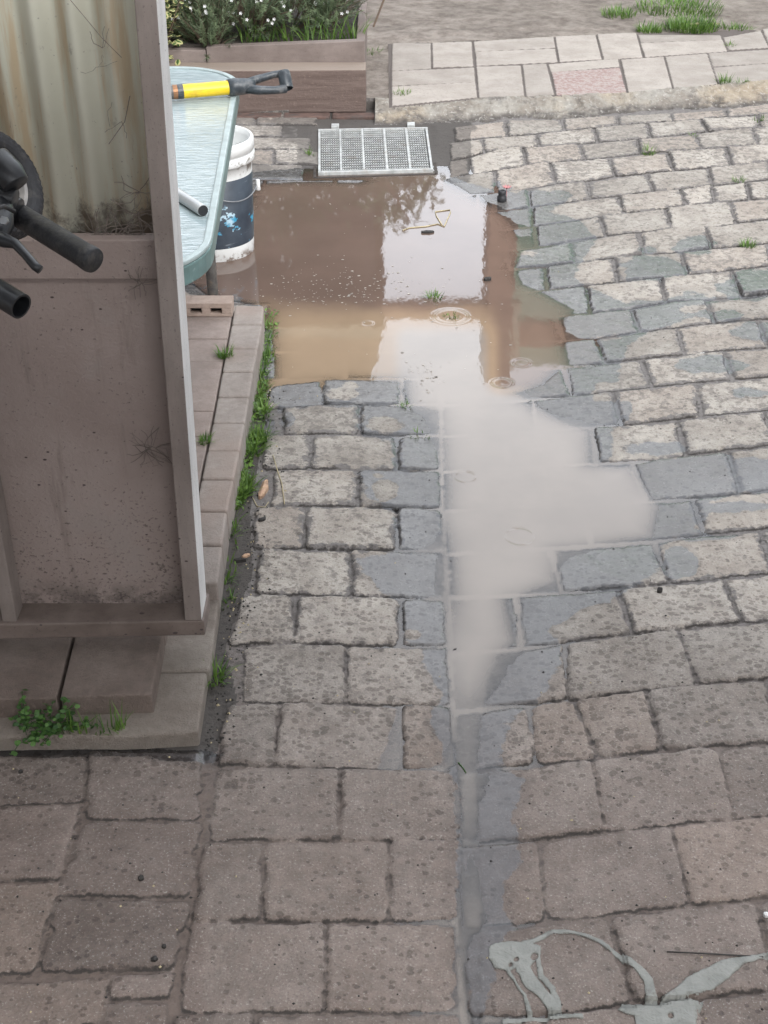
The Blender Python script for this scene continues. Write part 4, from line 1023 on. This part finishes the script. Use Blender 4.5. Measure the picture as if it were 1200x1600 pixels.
# flowering bush
bs = empty('flowering_bush', (-.75, 6.45, .26), 'dark green needle leaved bush with small white flowers in the planter', 'bush')
q = []; rn = []; tb_ = MB(); fl = MB(); r = random.Random(8)
blobs = [(-.80, 6.14, .36, .16), (-.62, 6.22, .44, .20), (-.72, 6.45, .42, .40), (-.45, 6.40, .40, .30), (-.95, 6.42, .44, .28), (-.60, 6.6, .62, .36), (-.95, 6.7, .66, .34), (-.28, 6.42, .40, .20), (-.85, 6.25, .33, .2), (-.20, 6.55, .48, .2)]
for (cx, cy, cz, cr_) in blobs:
    for k in range(int(190*cr_/.3)):
        v = Vector((r.gauss(0, 1), r.gauss(0, 1), r.gauss(.25, .8))).normalized(); tip = Vector((cx, cy, cz))+v*cr_*r.uniform(.55, 1.08)*Vector((1, .8, .62)).length/1.4
        tip.z = max(tip.z, .24) if tip.y > 6.1 else max(tip.z, .22)
        base = Vector((cx, cy, cz-.1))+v*cr_*.25; dr = (tip-base); L = dr.length; dr.normalize()
        tb_.tube([base, base.lerp(tip, .5)+Vector((0, 0, .01)), tip], [.002, .0014, .0006], 4, False)
        m_ = int(L/.0075); br_ = r.random()
        for j in range(m_):
            t_ = j/m_
            if t_ < .3: continue
            c = base.lerp(tip, t_)
            for s_ in range(3):
                o_ = dr.orthogonal().normalized(); o_.rotate(Matrix.Rotation(r.uniform(0, 6.28), 3, dr)); nd = (o_*.9+dr*.7).normalized()*r.uniform(.012, .026); sd_ = nd.cross(dr).normalized()*.0017
                q.append((c-sd_, c+sd_, c+nd+sd_*.3, c+nd-sd_*.3)); rn.append(min(1, max(0, br_*.55+r.random()*.35)))
        if r.random() < .10 and tip.z > .34:
            for m2 in range(r.randint(1, 3)):
                c = tip+Vector((r.gauss(0, .012), r.gauss(-.008, .012), r.gauss(.004, .01)))
                for pp_ in range(5):
                    aa = pp_*1.2566; e1_ = Vector((math.cos(aa), -.35, math.sin(aa))); e2_ = Vector((-math.sin(aa), 0, math.cos(aa)))
                    fl.add([c, c+e1_*.0055+e2_*.0028, c+e1_*.0085+Vector((0, -.002, 0)), c+e1_*.0055-e2_*.0028], [(0, 1, 2, 3)])
leafmesh('foliage', q, M['bushleaf'], bs, rn); tb_.build('twigs', M['twig'], bs); fl.build('flowers', M['petal'], bs)
# long grass under the bush
q = []; rn = []
for c in [(-.62, 6.17), (-.55, 6.2), (-.35, 6.18), (-.25, 6.2), (-.15, 6.25), (-.45, 6.2), (-1.12, 6.3), (-1.08, 6.4)]:
    a, d = tuft_quads((*c, .26), .05, 26, .13, .006, lambda x, y: .26, r); q += a; rn += d
tag(leafmesh('planter_grass', q, M['grass'], rnd=rn), 'long green grass growing in the planter under the bush', 'grass')
# variegated shrub
vs_ = empty('variegated_shrub', (-1.08, 6.1, .0), 'cream and green variegated shrub behind the table beside the post', 'shrub')
q = []; st_ = MB()
for k in range(900):
    v = Vector((r.gauss(0, 1), r.gauss(0, 1), r.gauss(0, 1))).normalized()*r.uniform(.3, 1)
    c = Vector((-1.03, 6.12, .36))+Vector((v.x*.18-.05, v.y*.22, v.z*.34)); a = r.uniform(0, 6.28); d = Vector((math.cos(a), math.sin(a), r.uniform(-.5, .5))).normalized(); L = r.uniform(.03, .055); n_ = d.cross(Vector((r.gauss(0, .4), r.gauss(0, .4), 1))).normalized()*L*.28
    up_ = Vector((0, 0, .004))
    # two halves per leaf, green centre and cream margin through the attribute
    q.append((c, c+d*L*.5+up_, c+d*L*.55-n_, c+d*L*.15-n_*.7)); q.append((c+d*L*.5+up_, c+d*L, c+d*L*.8-n_*.7, c+d*L*.55-n_))
    q.append((c, c+d*L*.15+n_*.7, c+d*L*.55+n_, c+d*L*.5+up_)); q.append((c+d*L*.5+up_, c+d*L*.55+n_, c+d*L*.8+n_*.7, c+d*L))
lo_ = leafmesh('leaves', q, M['varleaf'], vs_)
mid = np.tile(np.array([0, 0, 1, 1, 0, .6, 1, 1, 0, 1, 1, 0, 0, 1, 1, .6], np.float32), 900); at = lo_.data.attributes.new('mid', 'FLOAT', 'POINT'); at.data.foreach_set('value', mid)
for k in range(14):
    a = r.uniform(0, 6.28); st_.tube([(-1.08, 6.12, 0), (-1.08+.08*math.cos(a), 6.12+.08*math.sin(a), .25), (-1.08+.2*math.cos(a), 6.12+.18*math.sin(a), .5)], [.006, .004, .002], 5)
st_.build('stems', M['twig'], vs_)
b = MB(); b.tube([(-.98, 6.35, .25), (-1.05, 6.45, .55), (-1.25, 6.6, .9)], [.011, .009, .006], 8); b.build('branch', M['twig'], bs); b = MB(); b.tube([(-.05, 6.3, .3), (.06, 6.4, .55), (.14, 6.5, .72)], [.005, .005, .003], 6); b.build('branch', M['twig'], bs)

# ------------------------------------------------------------------ bicycle handlebar and wheel (left edge)
bi = empty('bicycle', (-.95, 1.3, 0), 'black bicycle handlebar with grip, brake lever and small tyre at left edge', 'bicycle')
b = MB(); a0, a1 = pz(22, 332, 1.55), pz(147, 408, 1.50); dv_ = (a1-a0).normalized()
b.tube([a0, a0+(a1-a0)*.03, a0+(a1-a0)*.9, a0+(a1-a0)*.905, a0+(a1-a0)*.97, a1], [.0130, .0145, .0150, .0156, .0158, .0148], 28, True)
b.build('grip', M['rubber'], bi, smooth=True)
b = MB(); b.tube([pz(-260, 165, 1.62), pz(-60, 275, 1.58), a0], .0112, 16); b.build('handlebar', M['black_metal'], bi, smooth=True)
b = MB(); t0, t1 = pz(-90, 405, 1.52), pz(33, 479, 1.48); b.tube([t0, t1], .0155, 28, False); b.tube([t1, t0], .0130, 28, False)
dd = (t1-t0).normalized(); up2 = dd.orthogonal().normalized()
ring_o = []; 
b.tube([t1-dd*.0003, t1], [.0155, .0131], 28, False); b.tube([t1-dd*.03, t1-dd*.029], .0129, 20, True)
b.build('frame_tube', M['black_metal'], bi, smooth=True)
b = MB()  # brake clamp and lever body
b.tube([pz(-6, 318, 1.53), pz(26, 334, 1.53)], [.021, .019], 20); b.tube([pz(2, 318, 1.50), pz(4, 350, 1.48), pz(-2, 372, 1.47)], [.014, .013, .012], 12)
b.tube([pz(-12, 300, 1.50), pz(24, 312, 1.50)], [.013, .0125], 14)
b.build('brake_clamp', M['black_metal'], bi, smooth=True, bevel=.001)
b = MB(); b.tube([pz(-14, 368, 1.47), pz(8, 376, 1.465), pz(24, 381, 1.46), pz(40, 398, 1.455), pz(55, 416, 1.45), pz(63, 422, 1.45)], [.0095, .0085, .0058, .0052, .0054, .0050], 12); b.build('brake_lever', M['black_metal'], bi, smooth=True)
b = MB(); b.tube([pz(-8, 246, 1.49), pz(14, 272, 1.49), pz(26, 290, 1.49)], [.017, .0185, .016], 20); b.build('bell', M['black_metal'], bi, smooth=True, bevel=.002)
b = MB(); b.tube([pz(-12, 372, 1.46), pz(-22, 360, 1.44), pz(-14, 330, 1.43), pz(6, 322, 1.44), pz(22, 330, 1.46)], .0028, 8); b.build('brake_cable', M['rubber'], bi, smooth=True)
b = MB(); e = pz(8, 345, 1.46); b.tube([e, e+Vector((0, -.006, .003))], .005, 6); b.build('bolt', M['wire'], bi)
# wheel: tyre with tread blocks
wc = pz(-6, 288, 1.72); ax = (Vector((.78, -.30, .40))).normalized()
e1w = ax.cross(Vector((0, 0, 1))).normalized(); e2w = ax.cross(e1w).normalized()
whl = MB(); RM, hw, rr2 = .0600, .019, .0165; NU, NV = 96, 20; vs = []
for i in range(NU):
    u_ = 2*math.pi*i/NU; rad = e1w*math.cos(u_)+e2w*math.sin(u_)
    for j in range(NV):
        v_ = 2*math.pi*j/NV; k = 1+(.05 if (i % 2 == (j//2) % 2) and math.cos(v_) > .2 else 0)
        vs.append(wc+rad*(RM+rr2*math.cos(v_)*k)+ax*hw*math.sin(v_)*k)
whl.add(vs, [(i*NV+j, ((i+1) % NU)*NV+j, ((i+1) % NU)*NV+(j+1) % NV, i*NV+(j+1) % NV) for i in range(NU) for j in range(NV)]); wo_ = empty('wheel', wc, None, None); wo_.parent = bi; wo_.matrix_parent_inverse = bi.matrix_world.inverted()
bpy.context.view_layer.update()
whl.build('tyre', M['rubber'], wo_)
b = MB(); vs = []
for i in range(48):
    u_ = 2*math.pi*i/48; rad = e1w*math.cos(u_)+e2w*math.sin(u_)
    for (q_, s_) in ((.046, .011), (.040, .011), (.040, -.011), (.046, -.011)): vs.append(wc+rad*q_+ax*s_)
b.add(vs, [(i*4+j, ((i+1) % 48)*4+j, ((i+1) % 48)*4+(j+1) % 4, i*4+(j+1) % 4) for i in range(48) for j in range(4)]); 
for k in range(6):
    a = k*math.pi/3; b.tube([wc, wc+(e1w*math.cos(a)+e2w*math.sin(a))*.042], .004, 8)
b.tube([wc-ax*.014, wc+ax*.014], .010, 12); b.build('rim', M['rimgrey'], wo_)
# stem and frame down to the ground, outside the picture
b = MB(); b.tube([wc-ax*.02, (-1.0, 1.42, .75), (-1.0, 1.38, .35), (-1.02, 1.3, .09)], .014, 12); b.tube([pz(-260, 165, 1.62), (-1.0, 1.35, .9), (-1.0, 1.38, .35)], .014, 12); b.tube([t0, (-1.0, 1.38, .5)], .014, 12); b.tube([(-1.25, 1.3, .02), (-.8, 1.3, .02)], .018, 12); b.build('frame', M['black_metal'], bi, smooth=True)

# ------------------------------------------------------------------ small things lying about
def flake(name, px, py, L, W_, rot, mat, label, cat, th=.006, z=None, group=None):
    p = g(px, py, 0); zz0 = gz(p.x, p.y) if z is None else z; rr3 = random.Random(px*7+py)
    n = 14; b = MB(); top = []; bot = []
    for k in range(n):
        a = 2*math.pi*k/n; x = math.cos(a)*L/2*rr3.uniform(.82, 1.05); y = math.sin(a)*W_/2*rr3.uniform(.7, 1.15)
        X = p.x+x*math.cos(rot)-y*math.sin(rot); Y = p.y+x*math.sin(rot)+y*math.cos(rot)
        top.append((X, Y, zz0+th*rr3.uniform(.7, 1.2))); bot.append((X, Y, zz0-.001))
    c = (p.x, p.y, zz0+th*1.5)
    b.add(top+bot+[c], [(k, (k+1) % n, 2*n) for k in range(n)]+[(n+k, n+(k+1) % n, (k+1) % n, k) for k in range(n)])
    o = b.build(name, M[mat], smooth=False); tag(o, label, cat, group); return o
flake('wood_chip', 412, 771, .085, .020, R(82), 'wood_chip', 'long orange brown wood chip beside the grass verge', 'wood chip', .010)
flake('wood_chip', 385, 874, .022, .008, R(30), 'wood_chip', 'small pale wood chip beside the dark stub left of the pavers', 'wood chip', .006)
flake('charred_stub', 376, 882, .030, .009, R(10), 'black_bit', 'short black stub of wood on the mud by the edging', 'stub', .008)
flake('dark_leaf', 410, 822, .020, .010, R(35), 'black_bit', 'small dark curled leaf on the left paver below the twig', 'leaf', .006)
flake('pebble', 331, 524, .013, .010, R(15), 'black_bit', 'dark pebble on the path paver behind the partition post', 'pebble', .009, BZ)
flake('pebble', 222, 1383, .010, .009, 0, 'black_bit', 'dark pebble in the middle of a big foreground paver', 'pebble', .006)
flake('pebble', 243, 1511, .011, .008, .2, 'black_bit', 'dark square pebble near the lower edge of a foreground paver', 'pebble', .005)
flake('pebble', 258, 1491, .008, .007, .6, 'black_bit', 'smaller dark pebble up and right of the square one', 'pebble', .005)
flake('pebble', 34, 1214, .008, .007, .1, 'black_bit', 'dark pebble on the leftmost foreground paver near the step', 'pebble', .005)
flake('pebble', 711, 1011, .016, .012, .5, 'black_bit', 'dark pebble at the left rim of the water channel', 'pebble', .008)
flake('pebble', 1030, 928, .013, .012, .5, 'black_bit', 'dark pebble on a half dry paver right of the channel', 'pebble', .009)
flake('pebble', 618, 795, .018, .010, .1, 'black_bit', 'dark pebble on a joint left of the puddle channel', 'pebble', .006)
flake('pebble', 1194, 1441, .009, .009, .3, 'white_plastic', 'white pebble in a joint at the lower right edge', 'pebble', .005)
flake('pebble', 1097, 557, .020, .012, .2, 'white_plastic', 'flat white chip in the joint below a long dry paver', 'pebble', .004)
flake('dark_leaf', 668, 361, .050, .020, .1, 'black_bit', 'dark wet leaf in the puddle below the yellow stalk', 'leaf', .007, WZ-.001)
flake('dark_leaf', 762, 435, .028, .020, .4, 'black_bit', 'dark lump at the corner of the submerged paver', 'leaf', .009, WZ-.001)
flake('wood_strip', 1085, 53, .30, .022, R(4), 'straw', 'thin pale wood strip on the back of the footpath', 'wood strip', .008)
def stalk(name, pxs, rad, mat, label, cat, z=None):
    b = MB(); pts = []
    for x, y in pxs:
        p = g(x, y, 0); pts.append((p.x, p.y, (gz(p.x, p.y) if z is None else z)+rad+.0015))
    b.tube(pts, rad, 6); o = b.build(name, M[mat], smooth=True); return tag(o, label, cat)
stalk('twig', [(427,720),(434,742),(441,765),(445,797)], .0014, 'straw', 'thin pale straw stalk lying across the paver by the wood chip', 'stalk')
stalk('twig', [(395,782),(402,796),(414,798),(420,790)], .0012, 'straw', 'short curled straw below the wood chip', 'stalk')
stalk('twig', [(716,1188),(724,1197),(728,1204)], .0012, 'grass', 'tiny green sprig lying in the channel', 'stalk')
stalk('twig', [(1040,1497),(1100,1501),(1190,1506)], .0011, 'black_bit', 'thin dark twig beside the dried paint at lower right', 'stalk')
stalk('dry_stalk', [(629,358),(640,354),(665,352),(684,348),(694,352),(704,330),(703,326),(680,329),(682,336),(691,350)], .0022, 'straw', 'yellow dry stalk bent to a triangle floating in the puddle', 'stalk', WZ-.002)
# black hose fitting with a pink flower head
nz_ = empty('hose_fitting', g(784, 310, 0), 'small black hose fitting with pink top on the wet paver', 'fitting')
p = g(784, 313, 0); b = MB(); b.lathe([(0, 0), (.016, 0), (.018, .004), (.018, .02), (.013, .024), (.015, .03), (.015, .042), (.009, .044), (.009, .03), (0, .03)], 24, (p.x, p.y, gz(p.x, p.y)-.002)); b.build('body', M['blackend'], nz_, smooth=True)
b = MB(); c = Vector((p.x+.02, p.y+.03, .035))
for k in range(9):
    a = k*.7; b.add([c, c+Vector((math.cos(a)*.014, math.sin(a)*.014, .006)), c+Vector((math.cos(a+.5)*.02, math.sin(a+.5)*.02, .012)), c+Vector((math.cos(a+.8)*.012, math.sin(a+.8)*.012, .004))], [(0, 1, 2, 3)])
b.tube([c-Vector((0, 0, .035)), c], .0015, 5); b.build('pink_cap', simple('pink', (.50, .22, .22), .6), nz_)

# floating flecks (uncountable)
q = []; rn = []
rr4 = random.Random(5)
def inpud(x, y):
    i = int(np.searchsorted(xs, x)); j = int(np.searchsorted(ys, y)); return 0 < i < nx and 0 < j < ny and spud[j, i] > .01 and Z[j, i] < WZ-.001
cnt = 0
while cnt < 360:
    if rr4.random() < .75: px_, py__ = rr4.gauss(530, 90), rr4.gauss(470, 12)+abs(rr4.gauss(0, 8))*-3
    else: px_, py__ = rr4.uniform(400, 800), rr4.uniform(290, 600)
    if rr4.random() < .12: px_, py__ = rr4.gauss(660, 14), rr4.gauss(590, 12)
    p = g(px_, py__, WZ)
    if not inpud(p.x, p.y): continue
    cnt += 1; s = rr4.uniform(.0012, .0022)+.0035*rr4.random()**4; a = rr4.uniform(0, 6.28); c = Vector((p.x, p.y, WZ+.0012))
    q.append(tuple(c+Vector((math.cos(a+t_)*s*(1.3 if i % 2 else .8), math.sin(a+t_)*s*.8, 0)) for i, t_ in enumerate([k*1.047 for k in range(6)])))
fk = leafmesh('floating_flecks', q, simple('fleck', (.42, .38, .33), .7, var=.6, scale=90)); tag(fk, 'pale scum flecks and petals floating on the puddle', 'debris', kind='stuff')
# grit and crumbs on the paving (uncountable)
gb = MB()
for k in range(1000):
    if k < 400: py__ = rr4.uniform(560, 1180); px_ = np.interp(py__, [560, 690, 800, 900, 960, 1015, 1100, 1180], [415, 400, 385, 380, 356, 345, 335, 318])+abs(rr4.gauss(0, 22))
    else: px_, py__ = rr4.uniform(0, 1200), rr4.uniform(200, 1600)
    if px_ < 310 and py__ < 1180: continue
    p = g(px_, py__, 0)
    if inpud(p.x, p.y): continue
    z = gz(p.x, p.y); s = rr4.uniform(.0008, .0028); s *= 1.3 if k < 400 else 1
    vs = [(p.x+s*rr4.uniform(.6, 1.3), p.y, z), (p.x, p.y+s*rr4.uniform(.6, 1.3), z), (p.x-s*rr4.uniform(.6, 1.3), p.y, z), (p.x, p.y-s, z), (p.x, p.y, z+s*1.1)]
    gb.add(vs, [(0, 1, 4), (1, 2, 4), (2, 3, 4), (3, 0, 4)], 0 if rr4.random() < .8 else 1)
tag(gb.build('grit', [M['black_bit'], M['straw']]), 'fine dark grit and crumbs scattered over the paving', 'grit', kind='stuff')

# ------------------------------------------------------------------ dried paint spill
def zz2(x, y): return (750+x/2.667, 1420+y/2.667)
x0g, x1g = g(752, 1600).x-.01, g(1290, 1600).x; y0g, y1g = g(800, 1668).y, g(800, 1440).y
sxs = np.arange(x0g, x1g, .0014); sys_ = np.arange(y0g, y1g, .0014); SX, SY = np.meshgrid(sxs, sys_)
zc3 = SY*CT+H*ST; ux = (600+F*SX/zc3-750)*2.667; uy = (800+F*(H*CT-SY*ST)/zc3-1420)*2.667
wob = fbm(SX, SY, 40, 91, 4); ux = ux+wob*16; uy = uy+fbm(SX, SY, 40, 97, 4)*16
sd_ = np.full(SX.shape, -99.)
def stroke(pts):
    global sd_
    for (ax_, ay_, aw), (bx_, by_, bw_) in zip(pts, pts[1:]):
        ex, ey_ = bx_-ax_, by_-ay_; t_ = np.clip(((ux-ax_)*ex+(uy-ay_)*ey_)/(ex*ex+ey_*ey_), 0, 1)
        sd_ = np.maximum(sd_, (aw+(bw_-aw)*t_)/2-np.hypot(ux-ax_-t_*ex, uy-ay_-t_*ey_))
stroke([(180,142,26),(230,128,24),(290,102,20),(350,97,20),(420,110,18),(500,145,20),(580,200,24),(650,262,32),(700,330,46),(712,402,54)])
stroke([(118,255,20),(150,310,16),(180,360,18),(203,445,24)])
stroke([(180,255,60),(220,320,56),(262,360,46),(300,410,56),(312,445,60)])
stroke([(243,160,20),(242,220,22),(252,290,26),(300,340,26),(325,400,28),(330,445,28)])
stroke([(1450,190,30),(1300,215,44),(1200,222,36),(1150,229,22),(1085,246,36),(1010,285,86),(940,325,104),(880,345,80),(825,375,50),(770,410,46)])
stroke([(905,420,44),(865,480,70),(850,560,80)])
stroke([(100,468,26),(250,462,22),(420,462,22)])
for pl_ in ([(40,150),(60,138),(120,130),(200,140),(245,150),(245,175),(235,215),(205,245),(160,246),(120,264),(60,247),(36,205)], [(590,402),(640,405),(760,410),(830,395),(880,400),(905,425),(880,480),(870,560),(650,560),(640,470),(572,440)]):
    sd_ = np.maximum(sd_, poly_sdf(ux, uy, pl_))
# bare islands inside the blobs
for (cx_, cy_, r_) in [(225,200,14),(150,215,9),(130,235,7),(786,470,10)]: sd_ = np.minimum(sd_, np.hypot(ux-cx_, uy-cy_)-r_)
ii = np.clip(np.searchsorted(xs, SX), 0, nx-1); jj = np.clip(np.searchsorted(ys, SY), 0, ny-1)
TH = np.clip(sd_/9, 0, 1)**.5*.0014+fbm(SX, SY, 60, 99, 3)*.0014
ZS = np.maximum(Z[jj, ii], -.004)+.0012+TH
cell = sd_[:-1, :-1] > -.5; used = np.zeros(SX.shape, bool)
used[:-1, :-1] |= cell; used[1:, :-1] |= cell; used[:-1, 1:] |= cell; used[1:, 1:] |= cell
ZS = np.where(sd_ < .5, ZS-.004, ZS); idx = -np.ones(SX.shape, int); idx[used] = np.arange(used.sum()); j, i = np.nonzero(cell)
me = bpy.data.meshes.new('paint_spill'); me.from_pydata(np.stack([SX[used], SY[used], ZS[used]], 1).tolist(), [], np.stack([idx[j, i], idx[j, i+1], idx[j+1, i+1], idx[j+1, i]], 1).tolist())
me.polygons.foreach_set('use_smooth', [True]*len(me.polygons)); me.materials.append(M['paint']); o = bpy.data.objects.new('paint_spill', me); COL.objects.link(o)
tag(o, 'looping grey green spill of dried paint on the nearest pavers', 'paint spill')

# ------------------------------------------------------------------ unseen roof and low wall, added overhead and behind to shade the foreground
M['shade_post'] = simple('shade_post_paint', (.55, .50, .44), .85, 0, .15, 6, .002)
M['shade_wall_mat'] = simple('brown_shade_wall', (.16, .12, .10), .85, 0, .15, 6, .002)
M['shade_lining'] = simple('shade_roof_lining', (.30, .26, .23), .8, 0, .15, 10, .002)
vh = empty('shade_porch', (0, -.3, 0), 'added unseen roof on four posts with low wall, shading the foreground', 'shade_porch')
b = MB(); b.box((-1.2, -.72, .6), (7.6, .12, 1.2)); b.build('shade_wall', M['shade_wall_mat'], vh)  # added low wall, keeps sky light from behind off the low faces
for X_ in (-2.4, 2.4):
    for Y_ in (-.8, .8):
        b = MB(); b.box((X_, Y_, 1.11), (.09, .09, 2.22)); b.build('post', M['shade_post'], vh)  # posts added to carry the unseen roof
b = MB(); b.hexa([(-2.6, -.9, 2.45), (2.6, -.9, 2.45), (2.6, .88, 2.2), (-2.6, .88, 2.2), (-2.6, -.9, 2.53), (2.6, -.9, 2.53), (2.6, .88, 2.28), (-2.6, .88, 2.28)]); b.build('shade_roof', M['shade_lining'], vh)  # roof out of view, shaped to dim the foreground and lower panel

# ------------------------------------------------------------------ what the puddle mirrors: neighbour's house, beam and brick pier across the yard
def mir(px, py, Y):     # point at distance Y whose mirror image in the water falls on this pixel
    d = ray(px, py); t_ = Y/d.y; return Vector((d.x*t_, Y, -(H+d.z*t_)+2*WZ))
M['brown_wall'] = simple('brown_weatherboard', (.085, .062, .052), .8, 0, .2, 5, .004)
M['tan_roof'] = simple('tan_roof_tiles', (.44, .33, .22), .85, 0, .25, 8, .01)
M['brick'] = simple('pier_brick', (.40, .25, .18), .85, 0, .3, 12, .006)
M['green_paint'] = simple('pale_green_paint', (.40, .58, .45), .6, 0, .15, 10, .002)
M['cream'] = simple('cream_trim', (.62, .58, .45), .6)
Yh = 12.5
nh = empty('neighbour_house', (-4, Yh, 0), 'brown house with tan roof across the yard', 'house')
xr_ = mir(582, 400, Yh).x; ze = mir(500, 488, Yh).z
b = MB(); b.box(((xr_-9)/2-.0, Yh+3, ze/2), (xr_+9, 6, ze)); b.build('wall', M['brown_wall'], nh)
b = MB(); ztop = mir(500, 640, Yh+1.5).z; b.hexa([(-9.5, Yh-.3, ze), (xr_+.12, Yh-.3, ze), (xr_+.12, Yh+6, ze), (-9.5, Yh+6, ze), (-9.5, Yh+2, ztop), (xr_-.05, Yh+2, ztop), (xr_-.05, Yh+3.5, ztop), (-9.5, Yh+3.5, ztop)]); b.build('roof', M['tan_roof'], nh)
M['pane'] = simple('dark_window', (.05, .06, .065), .12)
for X_, z0_, z1_, w_ in ((xr_-1.6, .9, 2.3, 1.1), (xr_-4.2, .9, 2.3, 1.5)):
    b = MB(); b.box((X_, Yh-.03, (z0_+z1_)/2), (w_, .06, z1_-z0_)); fr_ = b.build('window', M['cream'], nh); b = MB(); b.box((X_, Yh-.066, (z0_+z1_)/2), (w_-.14, .01, z1_-z0_-.14)); b.build('pane', M['pane'], fr_)
for k in range(17):
    b = MB() if k == 0 else b; b.box(((xr_-9)/2, Yh-.015, .1+k*.21), (xr_+9-.02, .028, .19))
b.build('cladding', M['brown_wall'], nh)
b = MB(); b.box(((xr_-9.4)/2+.05, Yh-.36, ze+.04), (xr_+9.5, .1, .12)); b.build('gutter', M['cream'], nh)
pg = empty('carport', (1.5, Yh, 0), 'brick pier carport with tan beam and green panels across the yard', 'carport')
xa_, xb_ = mir(757, 520, Yh).x, mir(800, 520, Yh).x; zp = mir(780, 600, Yh).z
b = MB(); b.box(((xa_+xb_)/2, Yh+.25, zp/2), (xb_-xa_, .5, zp)); b.build('pier', M['brick'], pg)
zb0, zb1 = mir(680, 478, Yh).z, mir(680, 502, Yh).z
b = MB(); b.box(((xr_+xa_)/2, Yh+.1, (zb0+zb1)/2), (xa_-xr_-.01, .14, zb1-zb0)); b.build('beam', M['brick'], pg)
b = MB(); xg = xb_+4; b.box(((xb_+xg)/2+.01, Yh+.4, zp*.5-.02), (xg-xb_, .2, zp-.1)); b.build('wall', M['green_paint'], pg)
b = MB(); b.box(((xb_+xg)/2+.01, Yh+.28, mir(830, 540, Yh).z), (xg-xb_, .04, .28)); b.build('band', M['brick'], pg)
b = MB(); b.box((xb_+.05, Yh+.27, zp-.45), (.10, .05, .8)); b.build('downpipe', M['cream'], pg)
# small tree whose twigs show against the sky beside the house
tr_ = empty('tree', (xr_+.2, Yh-1.4, 0), 'small bare twigged tree beside the neighbour house', 'tree')
b = MB(); q = []; rt5 = random.Random(3)
def branch(p, d, L, r0, dep):
    e = p+d*L; b.tube([p, p.lerp(e, .5)+Vector((rt5.gauss(0, .02), 0, 0))*L, e], [r0, r0*.8, r0*.6], 6, False)
    if dep == 0:
        for k in range(7):
            c = e+Vector((rt5.gauss(0, .1), rt5.gauss(0, .1), rt5.gauss(0, .1))); s = .05; a = rt5.uniform(0, 6.3); v = Vector((math.cos(a), .2, math.sin(a)))*s; w_ = Vector((-math.sin(a), .3, math.cos(a)))*s*.4; q.append((c-v, c-w_, c+v, c+w_))
        return
    for k in range(3): branch(e, (d+Vector((rt5.gauss(0, .5), rt5.gauss(0, .4), rt5.gauss(.1, .3)))).normalized(), L*.72, r0*.6, dep-1)
branch(Vector((xr_-.25, Yh-1.4, 0)), Vector((0, 0, 1)), .80, .03, 4); b.build('trunk', M['twig'], tr_); leafmesh('crown', q, M['bushleaf'], tr_)
